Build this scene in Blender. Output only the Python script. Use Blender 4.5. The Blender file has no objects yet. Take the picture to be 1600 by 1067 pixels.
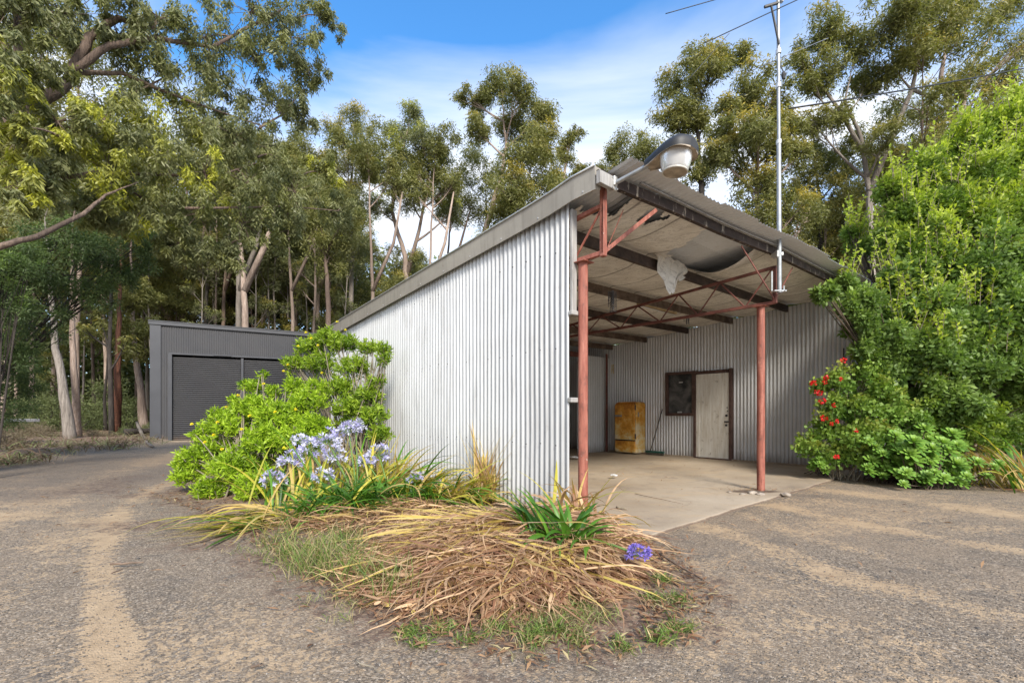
import bpy, math, random
import numpy as np
from mathutils import Vector, Matrix
R=math.radians
rng=np.random.default_rng(7); random.seed(7)
scene=bpy.context.scene
col=scene.collection
# ---------------------------------------------------------------- frame of reference
F=725.0; HOR=645.0; CAMZ=1.08
def W(px,py,Y):                 # a place seen at photo pixel (px,py), Y metres ahead of the camera
    return Vector(((px-800)/F*Y, Y, CAMZ+(HOR-py)/F*Y))
def G(px,py,z=0.0):             # the same on the ground
    Y=(CAMZ-z)*F/(py-HOR)
    return Vector(((px-800)/F*Y,Y,z))
dA=Vector((-.653,.7575,0)); dB=Vector((.7575,.653,0)); C0=Vector((.577,4.70,0))
def S(a,b,z=0.0):               # shed coordinates: a along the long wall, b across the open front
    p=C0+dA*a+dB*b; p.z=z; return p
# ---------------------------------------------------------------- object helpers
def props(o,label=None,cat=None,group=None,kind=None):
    if label: o['label']=label
    if cat: o['category']=cat
    if group: o['group']=group
    if kind: o['kind']=kind
    return o
def empty(name,loc,label,cat,group=None,rz=0):
    o=bpy.data.objects.new(name,None); col.objects.link(o)
    o.location=loc; o.rotation_euler=(0,0,rz); o.empty_display_size=.2
    return props(o,label,cat,group)
def link(name,me,mat,parent=None,world=True):
    o=bpy.data.objects.new(name,me); col.objects.link(o)
    if mat is not None:
        for m in (mat if isinstance(mat,(list,tuple)) else [mat]): me.materials.append(m)
    if parent is not None:
        o.parent=parent
        if world: o.matrix_parent_inverse=Matrix.LocRotScale(parent.location,parent.rotation_euler,None).inverted()
    return o
class MB:
    def __init__(s): s.v=[]; s.f=[]; s.m=[]; s.mi=0
    def add(s,vs,fs):
        n=len(s.v); s.v+= [tuple(v) for v in vs]
        for f in fs: s.f.append(tuple(i+n for i in f)); s.m.append(s.mi)
    def box(s,c,sz,X=Vector((1,0,0)),Y=Vector((0,1,0)),Z=Vector((0,0,1))):
        c=Vector(c); hx,hy,hz=sz[0]/2,sz[1]/2,sz[2]/2
        vs=[c+X*(i*hx)+Y*(j*hy)+Z*(k*hz) for k in (-1,1) for j in (-1,1) for i in (-1,1)]
        s.add(vs,[(0,2,3,1),(4,5,7,6),(0,1,5,4),(2,6,7,3),(0,4,6,2),(1,3,7,5)])
    def cbox(s,c,sz,X=Vector((1,0,0)),Y=Vector((0,1,0)),Z=Vector((0,0,1)),ch=.006):
        # a box with chamfered edges
        c=Vector(c); h=[sz[0]/2,sz[1]/2,sz[2]/2]; ch=min(ch,min(h)*.6)
        ax=(X,Y,Z); pts=[]; idx={}
        for k in (-1,1):
            for j in (-1,1):
                for i in (-1,1):
                    sg=(i,j,k)
                    for d in range(3):
                        v=[sg[q]*(h[q]-(0 if q==d else ch)) for q in range(3)]
                        idx[(i,j,k,d)]=len(pts); pts.append(c+X*v[0]+Y*v[1]+Z*v[2])
        fs=[]
        for d in range(3):
            p,q=[t for t in range(3) if t!=d]
            for sg in (-1,1):
                ring=[]
                for (u,w) in ((-1,-1),(1,-1),(1,1),(-1,1)):
                    t=[0,0,0]; t[d]=sg; t[p]=u; t[q]=w; ring.append(idx[(t[0],t[1],t[2],d)])
                if (sg>0)==(d!=1): fs.append(ring)
                else: fs.append(ring[::-1])
        for d in range(3):
            p,q=[t for t in range(3) if t!=d]
            for u in (-1,1):
                for w in (-1,1):
                    r=[]
                    for e,(dd) in ((-1,p),(-1,q),(1,q),(1,p)):
                        t=[0,0,0]; t[d]=e; t[p]=u; t[q]=w; r.append(idx[(t[0],t[1],t[2],dd)])
                    fs.append(r)
        for k in (-1,1):
            for j in (-1,1):
                for i in (-1,1): fs.append([idx[(i,j,k,0)],idx[(i,j,k,1)],idx[(i,j,k,2)]])
        s.add(pts,fs)
    def bar(s,p0,p1,w,h,up=Vector((0,0,1)),ch=0):
        p0=Vector(p0); p1=Vector(p1); d=p1-p0; L=d.length; d.normalize()
        sd=d.cross(up); 
        if sd.length<1e-4: sd=d.cross(Vector((1,0,0)))
        sd.normalize(); u=sd.cross(d)
        (s.cbox if ch else s.box)((p0+p1)/2,(L,w,h),d,sd,u,**({'ch':ch} if ch else {}))
    def tube(s,pts,rad,n=8,cap=True,jit=0,tw=None):
        pts=[Vector(p) for p in pts]; m=len(pts)
        if not hasattr(rad,'__len__'): rad=[rad]*m
        base=len(s.v); ref=Vector((.31,.17,.93))
        t0=(pts[1]-pts[0]).normalized()
        if abs(t0.dot(ref))>.9: ref=Vector((1,.1,0))
        x=t0.cross(ref).normalized()
        vs=[]
        for i,p in enumerate(pts):
            t=(pts[min(i+1,m-1)]-pts[max(i-1,0)]).normalized()
            x=(x-t*x.dot(t)).normalized(); y=t.cross(x)
            for k in range(n):
                a=2*math.pi*k/n; r=rad[i]*(1+(random.uniform(-jit,jit) if jit else 0))
                vs.append(p+x*(math.cos(a)*r)+y*(math.sin(a)*r))
        fs=[]
        for i in range(m-1):
            for k in range(n):
                k2=(k+1)%n; fs.append((i*n+k,i*n+k2,(i+1)*n+k2,(i+1)*n+k))
        if cap: fs.append(tuple(range(n))[::-1]); fs.append(tuple((m-1)*n+k for k in range(n)))
        s.add(vs,fs)
    def lathe(s,prof,c,ax=Vector((0,0,1)),n=24):
        c=Vector(c); ax=Vector(ax).normalized(); x=ax.orthogonal().normalized(); y=ax.cross(x)
        vs=[];fs=[]
        for (r,h) in prof:
            for k in range(n):
                a=2*math.pi*k/n; vs.append(c+ax*h+x*(r*math.cos(a))+y*(r*math.sin(a)))
        for i in range(len(prof)-1):
            for k in range(n):
                k2=(k+1)%n; fs.append((i*n+k,i*n+k2,(i+1)*n+k2,(i+1)*n+k))
        s.add(vs,fs)
    def build(s,name,mat,parent=None,smooth=False,autos=None):
        me=bpy.data.meshes.new(name); me.from_pydata(s.v,[],s.f)
        if len(set(s.m))>1: me.polygons.foreach_set('material_index',s.m)
        if smooth: me.polygons.foreach_set('use_smooth',[True]*len(s.f))
        if autos: me.set_sharp_from_angle(angle=R(autos))
        me.update()
        return link(name,me,mat,parent)
def npmesh(name,V,Fq,attrs=None,smooth=False,mi=None):
    V=np.asarray(V,np.float32); Fq=np.asarray(Fq,np.int32); k=Fq.shape[1]
    me=bpy.data.meshes.new(name)
    me.vertices.add(len(V)); me.vertices.foreach_set('co',V.ravel())
    me.loops.add(Fq.size); me.loops.foreach_set('vertex_index',Fq.ravel())
    me.polygons.add(len(Fq)); me.polygons.foreach_set('loop_start',np.arange(0,Fq.size,k,dtype=np.int32))
    try: me.polygons.foreach_set('loop_total',np.full(len(Fq),k,np.int32))
    except Exception: pass
    if smooth: me.polygons.foreach_set('use_smooth',np.ones(len(Fq),bool))
    if mi is not None: me.polygons.foreach_set('material_index',np.asarray(mi,np.int32))
    for n,a in (attrs or {}).items():
        at=me.attributes.new(n,'FLOAT','POINT'); at.data.foreach_set('value',np.asarray(a,np.float32))
    me.update(calc_edges=True); me.validate()
    return me
# ---------------------------------------------------------------- numpy value noise
_tab=rng.random((64,64,64)).astype(np.float32)
def vnoise(x,y,z=0.0):
    x,y,z=np.broadcast_arrays(np.asarray(x,float),np.asarray(y,float),np.asarray(z,float))
    xi=np.floor(x).astype(int); yi=np.floor(y).astype(int); zi=np.floor(z).astype(int)
    fx=x-xi; fy=y-yi; fz=z-zi
    fx=fx*fx*(3-2*fx); fy=fy*fy*(3-2*fy); fz=fz*fz*(3-2*fz)
    r=0
    for dx in (0,1):
        for dy in (0,1):
            for dz in (0,1):
                r=r+_tab[(xi+dx)&63,(yi+dy)&63,(zi+dz)&63]*(fx if dx else 1-fx)*(fy if dy else 1-fy)*(fz if dz else 1-fz)
    return r
def fbm(x,y,z=0.0,o=4):
    s=0;a=.5;t=0
    for i in range(o):
        s=s+a*vnoise(np.asarray(x)*2**i+i*7.3,np.asarray(y)*2**i+i*3.1,np.asarray(z)*2**i); t+=a; a*=.5
    return s/t
def smooth(x,a,b):
    t=np.clip((x-a)/(b-a),0,1); return t*t*(3-2*t)
# ---------------------------------------------------------------- material helpers
class N:
    def __init__(s,name):
        s.m=bpy.data.materials.new(name); s.m.use_nodes=True; s.t=s.m.node_tree; s.t.nodes.clear()
        s.out=s.t.nodes.new('ShaderNodeOutputMaterial')
    def n(s,k,**p):
        nd=s.t.nodes.new('ShaderNode'+k)
        for a,b in p.items():
            if a in ('inp',): continue
            setattr(nd,a,b)
        for a,b in (p.get('inp') or {}).items():
            if isinstance(b,bpy.types.NodeSocket): s.t.links.new(b,nd.inputs[a])
            else: nd.inputs[a].default_value=b
        return nd
    def l(s,a,b): s.t.links.new(a,b)
    def coord(s,kind='Object',scale=(1,1,1)):
        c=s.n('TexCoord'); m=s.n('Mapping',inp={'Vector':c.outputs[kind],'Scale':scale}); return m.outputs[0]
    def noise(s,v,scale,detail=4,rough=.55,dist=0):
        return s.n('TexNoise',inp={'Vector':v,'Scale':scale,'Detail':detail,'Roughness':rough,'Distortion':dist}).outputs['Fac']
    def ramp(s,f,stops):
        r=s.n('ValToRGB',inp={'Fac':f}); e=r.color_ramp.elements
        while len(e)<len(stops): e.new(.5)
        for q,(p,c) in zip(e,stops):
            q.position=p; q.color=(c,c,c,1) if not hasattr(c,'__len__') else (*c,1)
        return r.outputs[0]
    def mix(s,f,a,b,mode='MIX'):
        m=s.n('Mix',data_type='RGBA',blend_type=mode); 
        for i,v in ((0,f),(6,a),(7,b)):
            if isinstance(v,bpy.types.NodeSocket): s.l(v,m.inputs[i])
            else: m.inputs[i].default_value=v if i==0 else ((*v,1) if len(v)==3 else v)
        return m.outputs[2]
    def math(s,op,a,b=0.0,c=None):
        m=s.n('Math',operation=op)
        for i,v in enumerate((a,b) if c is None else (a,b,c)):
            if isinstance(v,bpy.types.NodeSocket): s.l(v,m.inputs[i])
            else: m.inputs[i].default_value=v
        return m.outputs[0]
    def attr(s,n): return s.n('Attribute',attribute_name=n).outputs['Fac']
    def bsdf(s,colr,rough=.6,metal=0.0,bump=None,bs=.3,bd=.01,spec=None,trans=None,coat=0):
        b=s.n('BsdfPrincipled')
        for k,v in (('Base Color',colr),('Roughness',rough),('Metallic',metal)):
            if isinstance(v,bpy.types.NodeSocket): s.l(v,b.inputs[k])
            else: b.inputs[k].default_value=(*v,1) if k=='Base Color' else v
        if spec is not None: b.inputs['Specular IOR Level'].default_value=spec
        if bump is not None:
            bp=s.n('Bump',inp={'Height':bump,'Strength':bs,'Distance':bd}); s.l(bp.outputs[0],b.inputs['Normal'])
        o=b.outputs[0]
        if trans:
            t=s.n('BsdfTranslucent'); 
            if isinstance(trans[1],bpy.types.NodeSocket): s.l(trans[1],t.inputs[0])
            else: t.inputs[0].default_value=(*trans[1],1)
            mx=s.n('MixShader',inp={0:trans[0],1:o,2:t.outputs[0]}); o=mx.outputs[0]
        s.l(o,s.out.inputs[0]); return s.m
def leafmat(name,dark,lite,young=None,rough=.5,tr=.3,dead=None):
    m=N(name); rnd=m.attr('rnd')
    c=m.mix(rnd,dark,lite)
    if young: c=m.mix(m.attr('young'),c,young)
    if dead: c=m.mix(m.attr('dead'),c,dead)
    tc=m.mix(1.0,c,(1.15,1.25,.6),'MULTIPLY')
    return m.bsdf(c,rough,trans=(tr,tc),spec=.4)
def flatmat(name,c,rough=.6,metal=0.0,var=.12,scale=6,bump=.0):
    m=N(name); v=m.coord(); n=m.noise(v,scale,5)
    c2=tuple(x*(1-var*1.6) for x in c); c1=tuple(min(1,x*(1+var)) for x in c)
    cc=m.ramp(n,[(.3,c2),(.7,c1)])
    return m.bsdf(cc,rough,metal,bump=n if bump else None,bs=bump)
def barkmat(name,c1,c2,c3,sc=1.0):
    m=N(name); v=m.coord(scale=(8*sc,8*sc,.7*sc)); v2=m.coord(scale=(1,1,.35))
    n=m.noise(v,3.2,6,.65,.4); n2=m.noise(v2,1.3,4)
    c=m.ramp(n,[(.32,c1),(.5,c2),(.68,c3)])
    c=m.mix(m.ramp(n2,[(.42,0.0),(.62,.75)]),c,c1)
    oi=m.n('ObjectInfo').outputs['Random']
    c=m.mix(m.math('MULTIPLY',oi,.45),c,tuple(x*.45 for x in c2))
    return m.bsdf(c,.85,bump=n,bs=1.0,bd=.05)
# ---------------------------------------------------------------- leaves and blades
def nrm(v): return v/np.maximum(np.linalg.norm(v,axis=1,keepdims=True),1e-6)
def leaves(P,D,L,Wd,near=False,curl=.15,rg=rng):
    n=len(P); D=nrm(D); rv=rg.normal(size=(n,3)); Sd=nrm(np.cross(D,rv)); Nn=np.cross(D,Sd)
    L=np.broadcast_to(L,(n,))[:,None]; Wd=np.broadcast_to(Wd,(n,))[:,None]
    if not near:
        V=np.stack([P, P+D*L*.45+Sd*Wd*.5-Nn*L*curl*.3, P+D*L, P+D*L*.45-Sd*Wd*.5-Nn*L*curl*.3],1).reshape(-1,3)
        Fq=np.arange(4*n).reshape(n,4); return V,Fq,4
    c=Nn*L*curl
    V=np.stack([P,P+D*L*.35+Sd*Wd*.5,P+D*L*.35-c*.6-Sd*Wd*.0,P+D*L*.35-Sd*Wd*.5,P+D*L*.72+Sd*Wd*.32-c*.4,P+D*L*.72-Sd*Wd*.32-c*.4,P+D*L-c*1.4],1).reshape(-1,3)
    b=np.arange(n)[:,None]*7
    Fq=np.concatenate([b+np.array([[0,1,2,3]]),b+np.array([[1,4,5,3]]),b+np.array([[4,6,5,5]])])
    # keep quads only: the tip as a quad over four different corners
    Fq=np.concatenate([b+np.array([[0,1,2,3]]),b+np.array([[2,1,4,6]]),b+np.array([[2,6,5,3]])])
    return V,Fq,7
def leafmesh(name,P,D,L,Wd,young=0.0,near=False,curl=.15,dead=None,rg=rng,cl=None):
    V,Fq,k=leaves(P,D,L,Wd,near,curl,rg); n=len(P)
    rn=rg.random(n)
    if cl is not None: rn=np.clip(.5*rn+.5*cl,0,1)
    at={'rnd':np.repeat(rn,k),'young':np.repeat(np.broadcast_to(young,(n,)),k)}
    if dead is not None: at['dead']=np.repeat(np.broadcast_to(dead,(n,)),k)
    return npmesh(name,V,Fq,at)
def ribbons(name,base,az,el,L,w,seg=6,bend=1.2,tw=.0,floor=None,rg=rng,extra=None,fold=0.0,wob=.0):
    n=len(base); az=np.array(az,float); el=np.array(el,float)
    L=np.broadcast_to(L,(n,)); w=np.broadcast_to(w,(n,)); bend=np.broadcast_to(bend,(n,))
    p=np.array(base,float); rows=[]; roll=rg.normal(0,tw,n) if tw else np.zeros(n)
    for i in range(seg+1):
        t=i/seg
        d=np.stack([np.cos(el)*np.cos(az),np.cos(el)*np.sin(az),np.sin(el)],1)
        sh=np.stack([-np.sin(az),np.cos(az),0*az],1); up=np.cross(sh,d)*-1
        sd=sh*np.cos(roll)[:,None]+up*np.sin(roll)[:,None]
        wt=(w*np.minimum(1,(1.02-t)*2.2)*min(1,.55+t*2))[:,None]*.5
        rows.append(p-sd*wt); 
        if fold: rows.append(p-up*(-1)*wt*0-np.cross(sd,d)*wt*fold)
        rows.append(p+sd*wt)
        p=p+d*(L/seg)[:,None]
        if floor is not None:
            fz=floor(p[:,0],p[:,1]); p[:,2]=np.maximum(p[:,2],fz)
        el=np.maximum(el-bend/seg*(0.6+t),-1.5)
        if wob: az=az+rg.normal(0,wob,n)
    q=3 if fold else 2
    V=np.stack(rows,1); m=V.shape[1]; V=V.reshape(-1,3); b=np.arange(n)[:,None]*m; fs=[]
    for i in range(seg):
        o=i*q
        for k in range(q-1): fs.append(b+np.array([[o+k,o+k+1,o+q+k+1,o+q+k]]))
    at={'rnd':np.repeat(rg.random(n),m)}
    for k,v in (extra or {}).items(): at[k]=np.repeat(np.broadcast_to(v,(n,)),m)
    return npmesh(name,V,np.concatenate(fs),at,smooth=True)
def rdir(n,hang=0.0,up=0.0,rg=rng):
    d=nrm(rg.normal(size=(n,3))); d[:,2]=d[:,2]*(1-abs(hang))-hang+up; return nrm(d)
def cloud(C,Rd,npc,rg=rng,flat=.75,shell=.55):
    C=np.asarray(C,float); k=len(C); Rd=np.broadcast_to(Rd,(k,)); npc=np.broadcast_to(npc,(k,)).astype(int)
    idx=np.repeat(np.arange(k),npc); n=len(idx); d=nrm(rg.normal(size=(n,3)))
    r=rg.random(n)**(shell)
    o=d*(r*Rd[idx])[:,None]; o[:,2]*=flat
    return C[idx]+o,idx,d
# ================================================================= MATERIALS
def corrmat(name,c_,rough=.42,metal=.55,stain=(.32,.3,.27),rust=0.0,dust=.35,streak=.5,fine=.12,splash=.75,groove_shade=.0):
    m=N(name); v=m.coord(); vs=m.coord(scale=(3,3,.25))
    geo=m.n('NewGeometry').outputs['Position']; dd=m.n('VectorMath',operation='DOT_PRODUCT',inp={0:geo,1:(-.653,.7575,0)}).outputs['Value']
    sheet=m.n('TexWhiteNoise',noise_dimensions='1D',inp={'W':m.math('FLOOR',m.math('DIVIDE',dd,.762))}).outputs['Value']
    c=m.mix(sheet,tuple(x*.86 for x in c_),tuple(min(1,x*1.07) for x in c_)); zz=m.n('SeparateXYZ',inp={0:geo}).outputs[2]
    n=m.noise(v,2.2,6,.6); s=m.noise(vs,5,5,.6); f=m.noise(v,40,3,.6)
    cc=m.mix(m.ramp(n,[(.35,0.0),(.75,dust)]),c,stain)
    cc=m.mix(m.ramp(s,[(.5,0.0),(.8,streak)]),cc,tuple(x*.72 for x in stain))
    cc=m.mix(m.ramp(f,[(.35,fine),(.6,0.0)]),cc,tuple(x*.6 for x in c_))
    dz=m.math('ADD',m.math('MULTIPLY',zz,-2.2),m.math('MULTIPLY',m.noise(m.coord(scale=(6,6,1.2)),2.0,6,.7),1.3)); cc=m.mix(m.ramp(dz,[(.12,0.0),(.8,splash)]),cc,(.20,.14,.095))
    if rust:
        rn=m.noise(v,9,6,.7); cc=m.mix(m.ramp(rn,[(.62,0.0),(.74,rust)]),cc,(.13,.06,.03))
    if groove_shade: cc=m.mix(m.math('MULTIPLY',m.attr('valley'),m.ramp(s,[(.3,groove_shade),(.8,groove_shade*.6)])),cc,(.13,.12,.11))  # shade of the corrugation grooves painted into the colour, broken by the streaks
    rr=m.ramp(n,[(.3,rough-.06),(.75,rough+.2)])
    return m.bsdf(cc,rr,metal,bump=f,bs=.06,bd=.004)
M={}
M['white_iron']=corrmat('galvanised_wall',(.64,.65,.66),.42,.25,(.42,.42,.42),.15,.35,.6,fine=.03,groove_shade=.48)
M['back_iron']=corrmat('weathered_iron',(.76,.765,.77),.42,.22,(.55,.53,.50),.3,.4,.4,fine=.05,groove_shade=.62)
M['roof_iron']=corrmat('roof_iron',(.62,.645,.67),.5,.1,(.48,.47,.45),.15,.4,.3,fine=.04)
M['dark_iron']=corrmat('charcoal_iron',(.072,.072,.078),.45,.05,(.10,.095,.09),0,.25,.2)
M['dark_trim']=flatmat('charcoal_trim',(.07,.072,.081),.4,.1,.08,2)
M['barge']=corrmat('barge_metal',(.38,.35,.30),.5,.1,(.22,.20,.17),.25,.6,.6)
def redpaint():
    m=N('red_oxide_paint'); v=m.coord(); vz=m.coord(scale=(6,6,.8)); n=m.noise(v,14,6,.7); s=m.noise(vz,4,5,.65)
    c=m.ramp(s,[(.3,(.16,.045,.03)),(.5,(.31,.10,.068)),(.72,(.44,.18,.13))])
    c=m.mix(m.ramp(n,[(.54,0.0),(.66,.7)]),c,(.11,.05,.038)); c=m.mix(m.ramp(m.noise(v,22,4,.7),[(.66,0.0),(.70,.7)]),c,(.50,.36,.30))
    return m.bsdf(c,.62,bump=n,bs=.25,bd=.004)
M['red']=redpaint()
M['red_dark']=flatmat('dark_red_oxide',(.17,.06,.045),.7,0,.35,9,.2)
def woodmat(name,c1,c2,c3,sc=(1,1,1),white=0.0):
    m=N(name); v=m.coord(scale=sc); n=m.noise(v,6,7,.65,.6); k=m.noise(m.coord(scale=(5,5,.9)),4,5,.7)
    c=m.ramp(n,[(.3,c1),(.5,c2),(.72,c3)])
    if white: c=m.mix(m.ramp(k,[(.60,0.0),(.64,white)]),c,(.52,.46,.38))
    return m.bsdf(c,.82,bump=n,bs=.5,bd=.006)
M['timber']=woodmat('weathered_timber',(.045,.032,.025),(.12,.085,.065),(.22,.17,.135))
M['timber_dark']=woodmat('dark_stained_timber',(.022,.014,.012),(.05,.033,.027),(.10,.07,.055),white=.0)
M['timber_peel']=woodmat('peeling_timber',(.02,.014,.012),(.045,.03,.026),(.085,.06,.05),white=.6)
M['timber_grey']=woodmat('silvered_timber',(.22,.21,.20),(.36,.35,.34),(.50,.49,.47),(2,2,.3))
M['timber_brown']=woodmat('brown_painted_timber',(.05,.028,.022),(.095,.055,.045),(.14,.085,.07))
M['wood_pale']=woodmat('pale_batten',(.30,.20,.11),(.45,.33,.19),(.55,.43,.27))
def sark():
    m=N('sarking'); v=m.coord(); n=m.noise(v,3,7,.7,.3); f=m.noise(v,34,5,.7); b=m.noise(v,1.1,4)
    c=m.ramp(n,[(.3,(.64,.60,.54)),(.6,(.80,.77,.71)),(.8,(.86,.84,.79))])
    c=m.mix(m.ramp(f,[(.66,0.0),(.76,.75)]),c,(.13,.11,.09))
    c=m.mix(m.ramp(b,[(.5,0.0),(.8,.4)]),c,(.46,.40,.34)); st=m.noise(m.coord(scale=(.8,3.5,1)),2.2,8,.75,1.2); c=m.mix(m.ramp(st,[(.485,0.0),(.497,.7),(.503,.7),(.515,0.0)]),c,(.16,.13,.11)); c=m.mix(m.ramp(m.attr('seam'),[(.2,0.0),(.9,.8)]),c,(.12,.10,.085))
    return m.bsdf(c,.62,bump=n,bs=.35,bd=.03)
M['sarking']=sark()
def fridgepaint(off=0.0):
    m=N('rusted_enamel'); v=m.coord(); g=m.coord('Generated'); n=m.noise(v,5,7,.7,.3); f=m.noise(v,26,5,.7)
    sp=m.n('SeparateXYZ',inp={0:g}).outputs
    rn=m.math('ADD',m.math('MULTIPLY',n,1.2),m.math('MULTIPLY',sp[2],.30))
    rn=m.math('SUBTRACT',rn,off)
    c=m.ramp(rn,[(.46,(.86,.74,.52)),(.60,(.84,.58,.20)),(.74,(.78,.36,.045)),(.95,(.48,.17,.02))])
    c=m.mix(m.ramp(f,[(.60,0.0),(.70,.7)]),c,(.18,.07,.03))
    return m.bsdf(c,.5,bump=f,bs=.12,bd=.003)
M['fridge']=fridgepaint(); M['fridge_side']=fridgepaint(.13)
M['chrome']=flatmat('tarnished_chrome',(.42,.42,.42),.3,.8,.2,20)
M['black']=flatmat('black_grime',(.02,.018,.017),.6,0,.3,10)
def doorpaint():
    m=N('flaking_white_paint'); v=m.coord(scale=(6,6,.7)); n=m.noise(v,3,7,.65); f=m.noise(m.coord(),9,6,.7)
    c=m.ramp(n,[(.3,(.62,.56,.46)),(.55,(.80,.77,.70)),(.75,(.86,.84,.79))])
    c=m.mix(m.ramp(f,[(.6,0.0),(.7,.6)]),c,(.25,.19,.14))
    return m.bsdf(c,.7,bump=n,bs=.3,bd=.004)
M['door']=doorpaint()
m=N('window_pane'); M['glass']=m.bsdf(m.ramp(m.noise(m.coord(),2.6,5,.6,.5),[(.40,(.035,.037,.038)),(.7,(.20,.19,.18))]),.1,0,spec=.6)
M['steel']=flatmat('galvanised_pipe',(.36,.38,.40),.45,.5,.12,12)
M['alu']=flatmat('bracket_metal',(.60,.61,.61),.35,.6,.12,14)
M['black_plastic']=flatmat('dark_grey_housing',(.035,.035,.037),.55,0,.15,8)
M['beige']=flatmat('weathered_beige_tray',(.42,.35,.27),.55,0,.3,12,.1)
def lens():
    m=N('ribbed_plastic_lens'); v=m.coord(); n=m.noise(v,18,4)
    b=m.n('BsdfPrincipled'); b.inputs['Base Color'].default_value=(.86,.86,.86,1); b.inputs['Roughness'].default_value=.28
    b.inputs['Transmission Weight'].default_value=.5; b.inputs['IOR'].default_value=1.45
    bp=m.n('Bump',inp={'Height':n,'Strength':.15,'Distance':.003}); m.l(bp.outputs[0],b.inputs['Normal'])
    m.l(b.outputs[0],m.out.inputs[0]); return m.m
M['lens']=lens()
M['cable']=flatmat('black_cable',(.015,.015,.016),.5,0,.1,5)
M['wire']=flatmat('thin_steel_wire',(.35,.34,.33),.4,.5,.1,5)
M['tube_white']=flatmat('tube_glass',(.62,.60,.55),.3,0,.1,8)
M['chain']=flatmat('dirty_chain',(.10,.095,.095),.5,.5,.3,20)
M['green_plastic']=flatmat('broom_green',(.02,.11,.085),.5,0,.25,12)
M['bristle']=flatmat('bristles',(.10,.09,.07),.9,0,.3,20)
M['broomstick']=flatmat('broom_handle_paint',(.06,.05,.05),.6,0,.3,12)
M['paper']=flatmat('crumpled_paper',(.62,.62,.62),.8,0,.1,20,.2)
M['yellow']=flatmat('yellow_cord',(.45,.33,.06),.7,0,.2,10)
M['stone_pale']=flatmat('pale_rubble',(.38,.32,.26),.85,0,.2,14,.3)
def concrete():
    m=N('dusty_concrete'); v=m.coord(); b=m.noise(v,.55,5,.6); n=m.noise(v,4,7,.7); f=m.noise(v,70,4,.7)
    st=m.noise(m.coord(scale=(1,2.6,1)),1.3,6,.65,.5)
    c=m.ramp(b,[(.3,(.29,.22,.15)),(.52,(.41,.33,.24)),(.75,(.49,.41,.315))])
    c=m.mix(m.ramp(st,[(.52,0.0),(.72,.6)]),c,(.50,.35,.20))
    c=m.mix(m.ramp(n,[(.55,0.0),(.72,.55)]),c,(.22,.175,.14)); c=m.mix(m.ramp(m.noise(v,1.9,7,.7,.8),[(.56,0.0),(.66,.45)]),c,(.20,.16,.13))
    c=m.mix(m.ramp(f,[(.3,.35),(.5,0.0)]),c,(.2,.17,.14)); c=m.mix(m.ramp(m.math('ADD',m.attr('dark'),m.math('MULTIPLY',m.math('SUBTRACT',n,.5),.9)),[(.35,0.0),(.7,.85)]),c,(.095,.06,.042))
    return m.bsdf(c,.85,bump=n,bs=.2,bd=.008)
M['concrete']=concrete()
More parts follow.
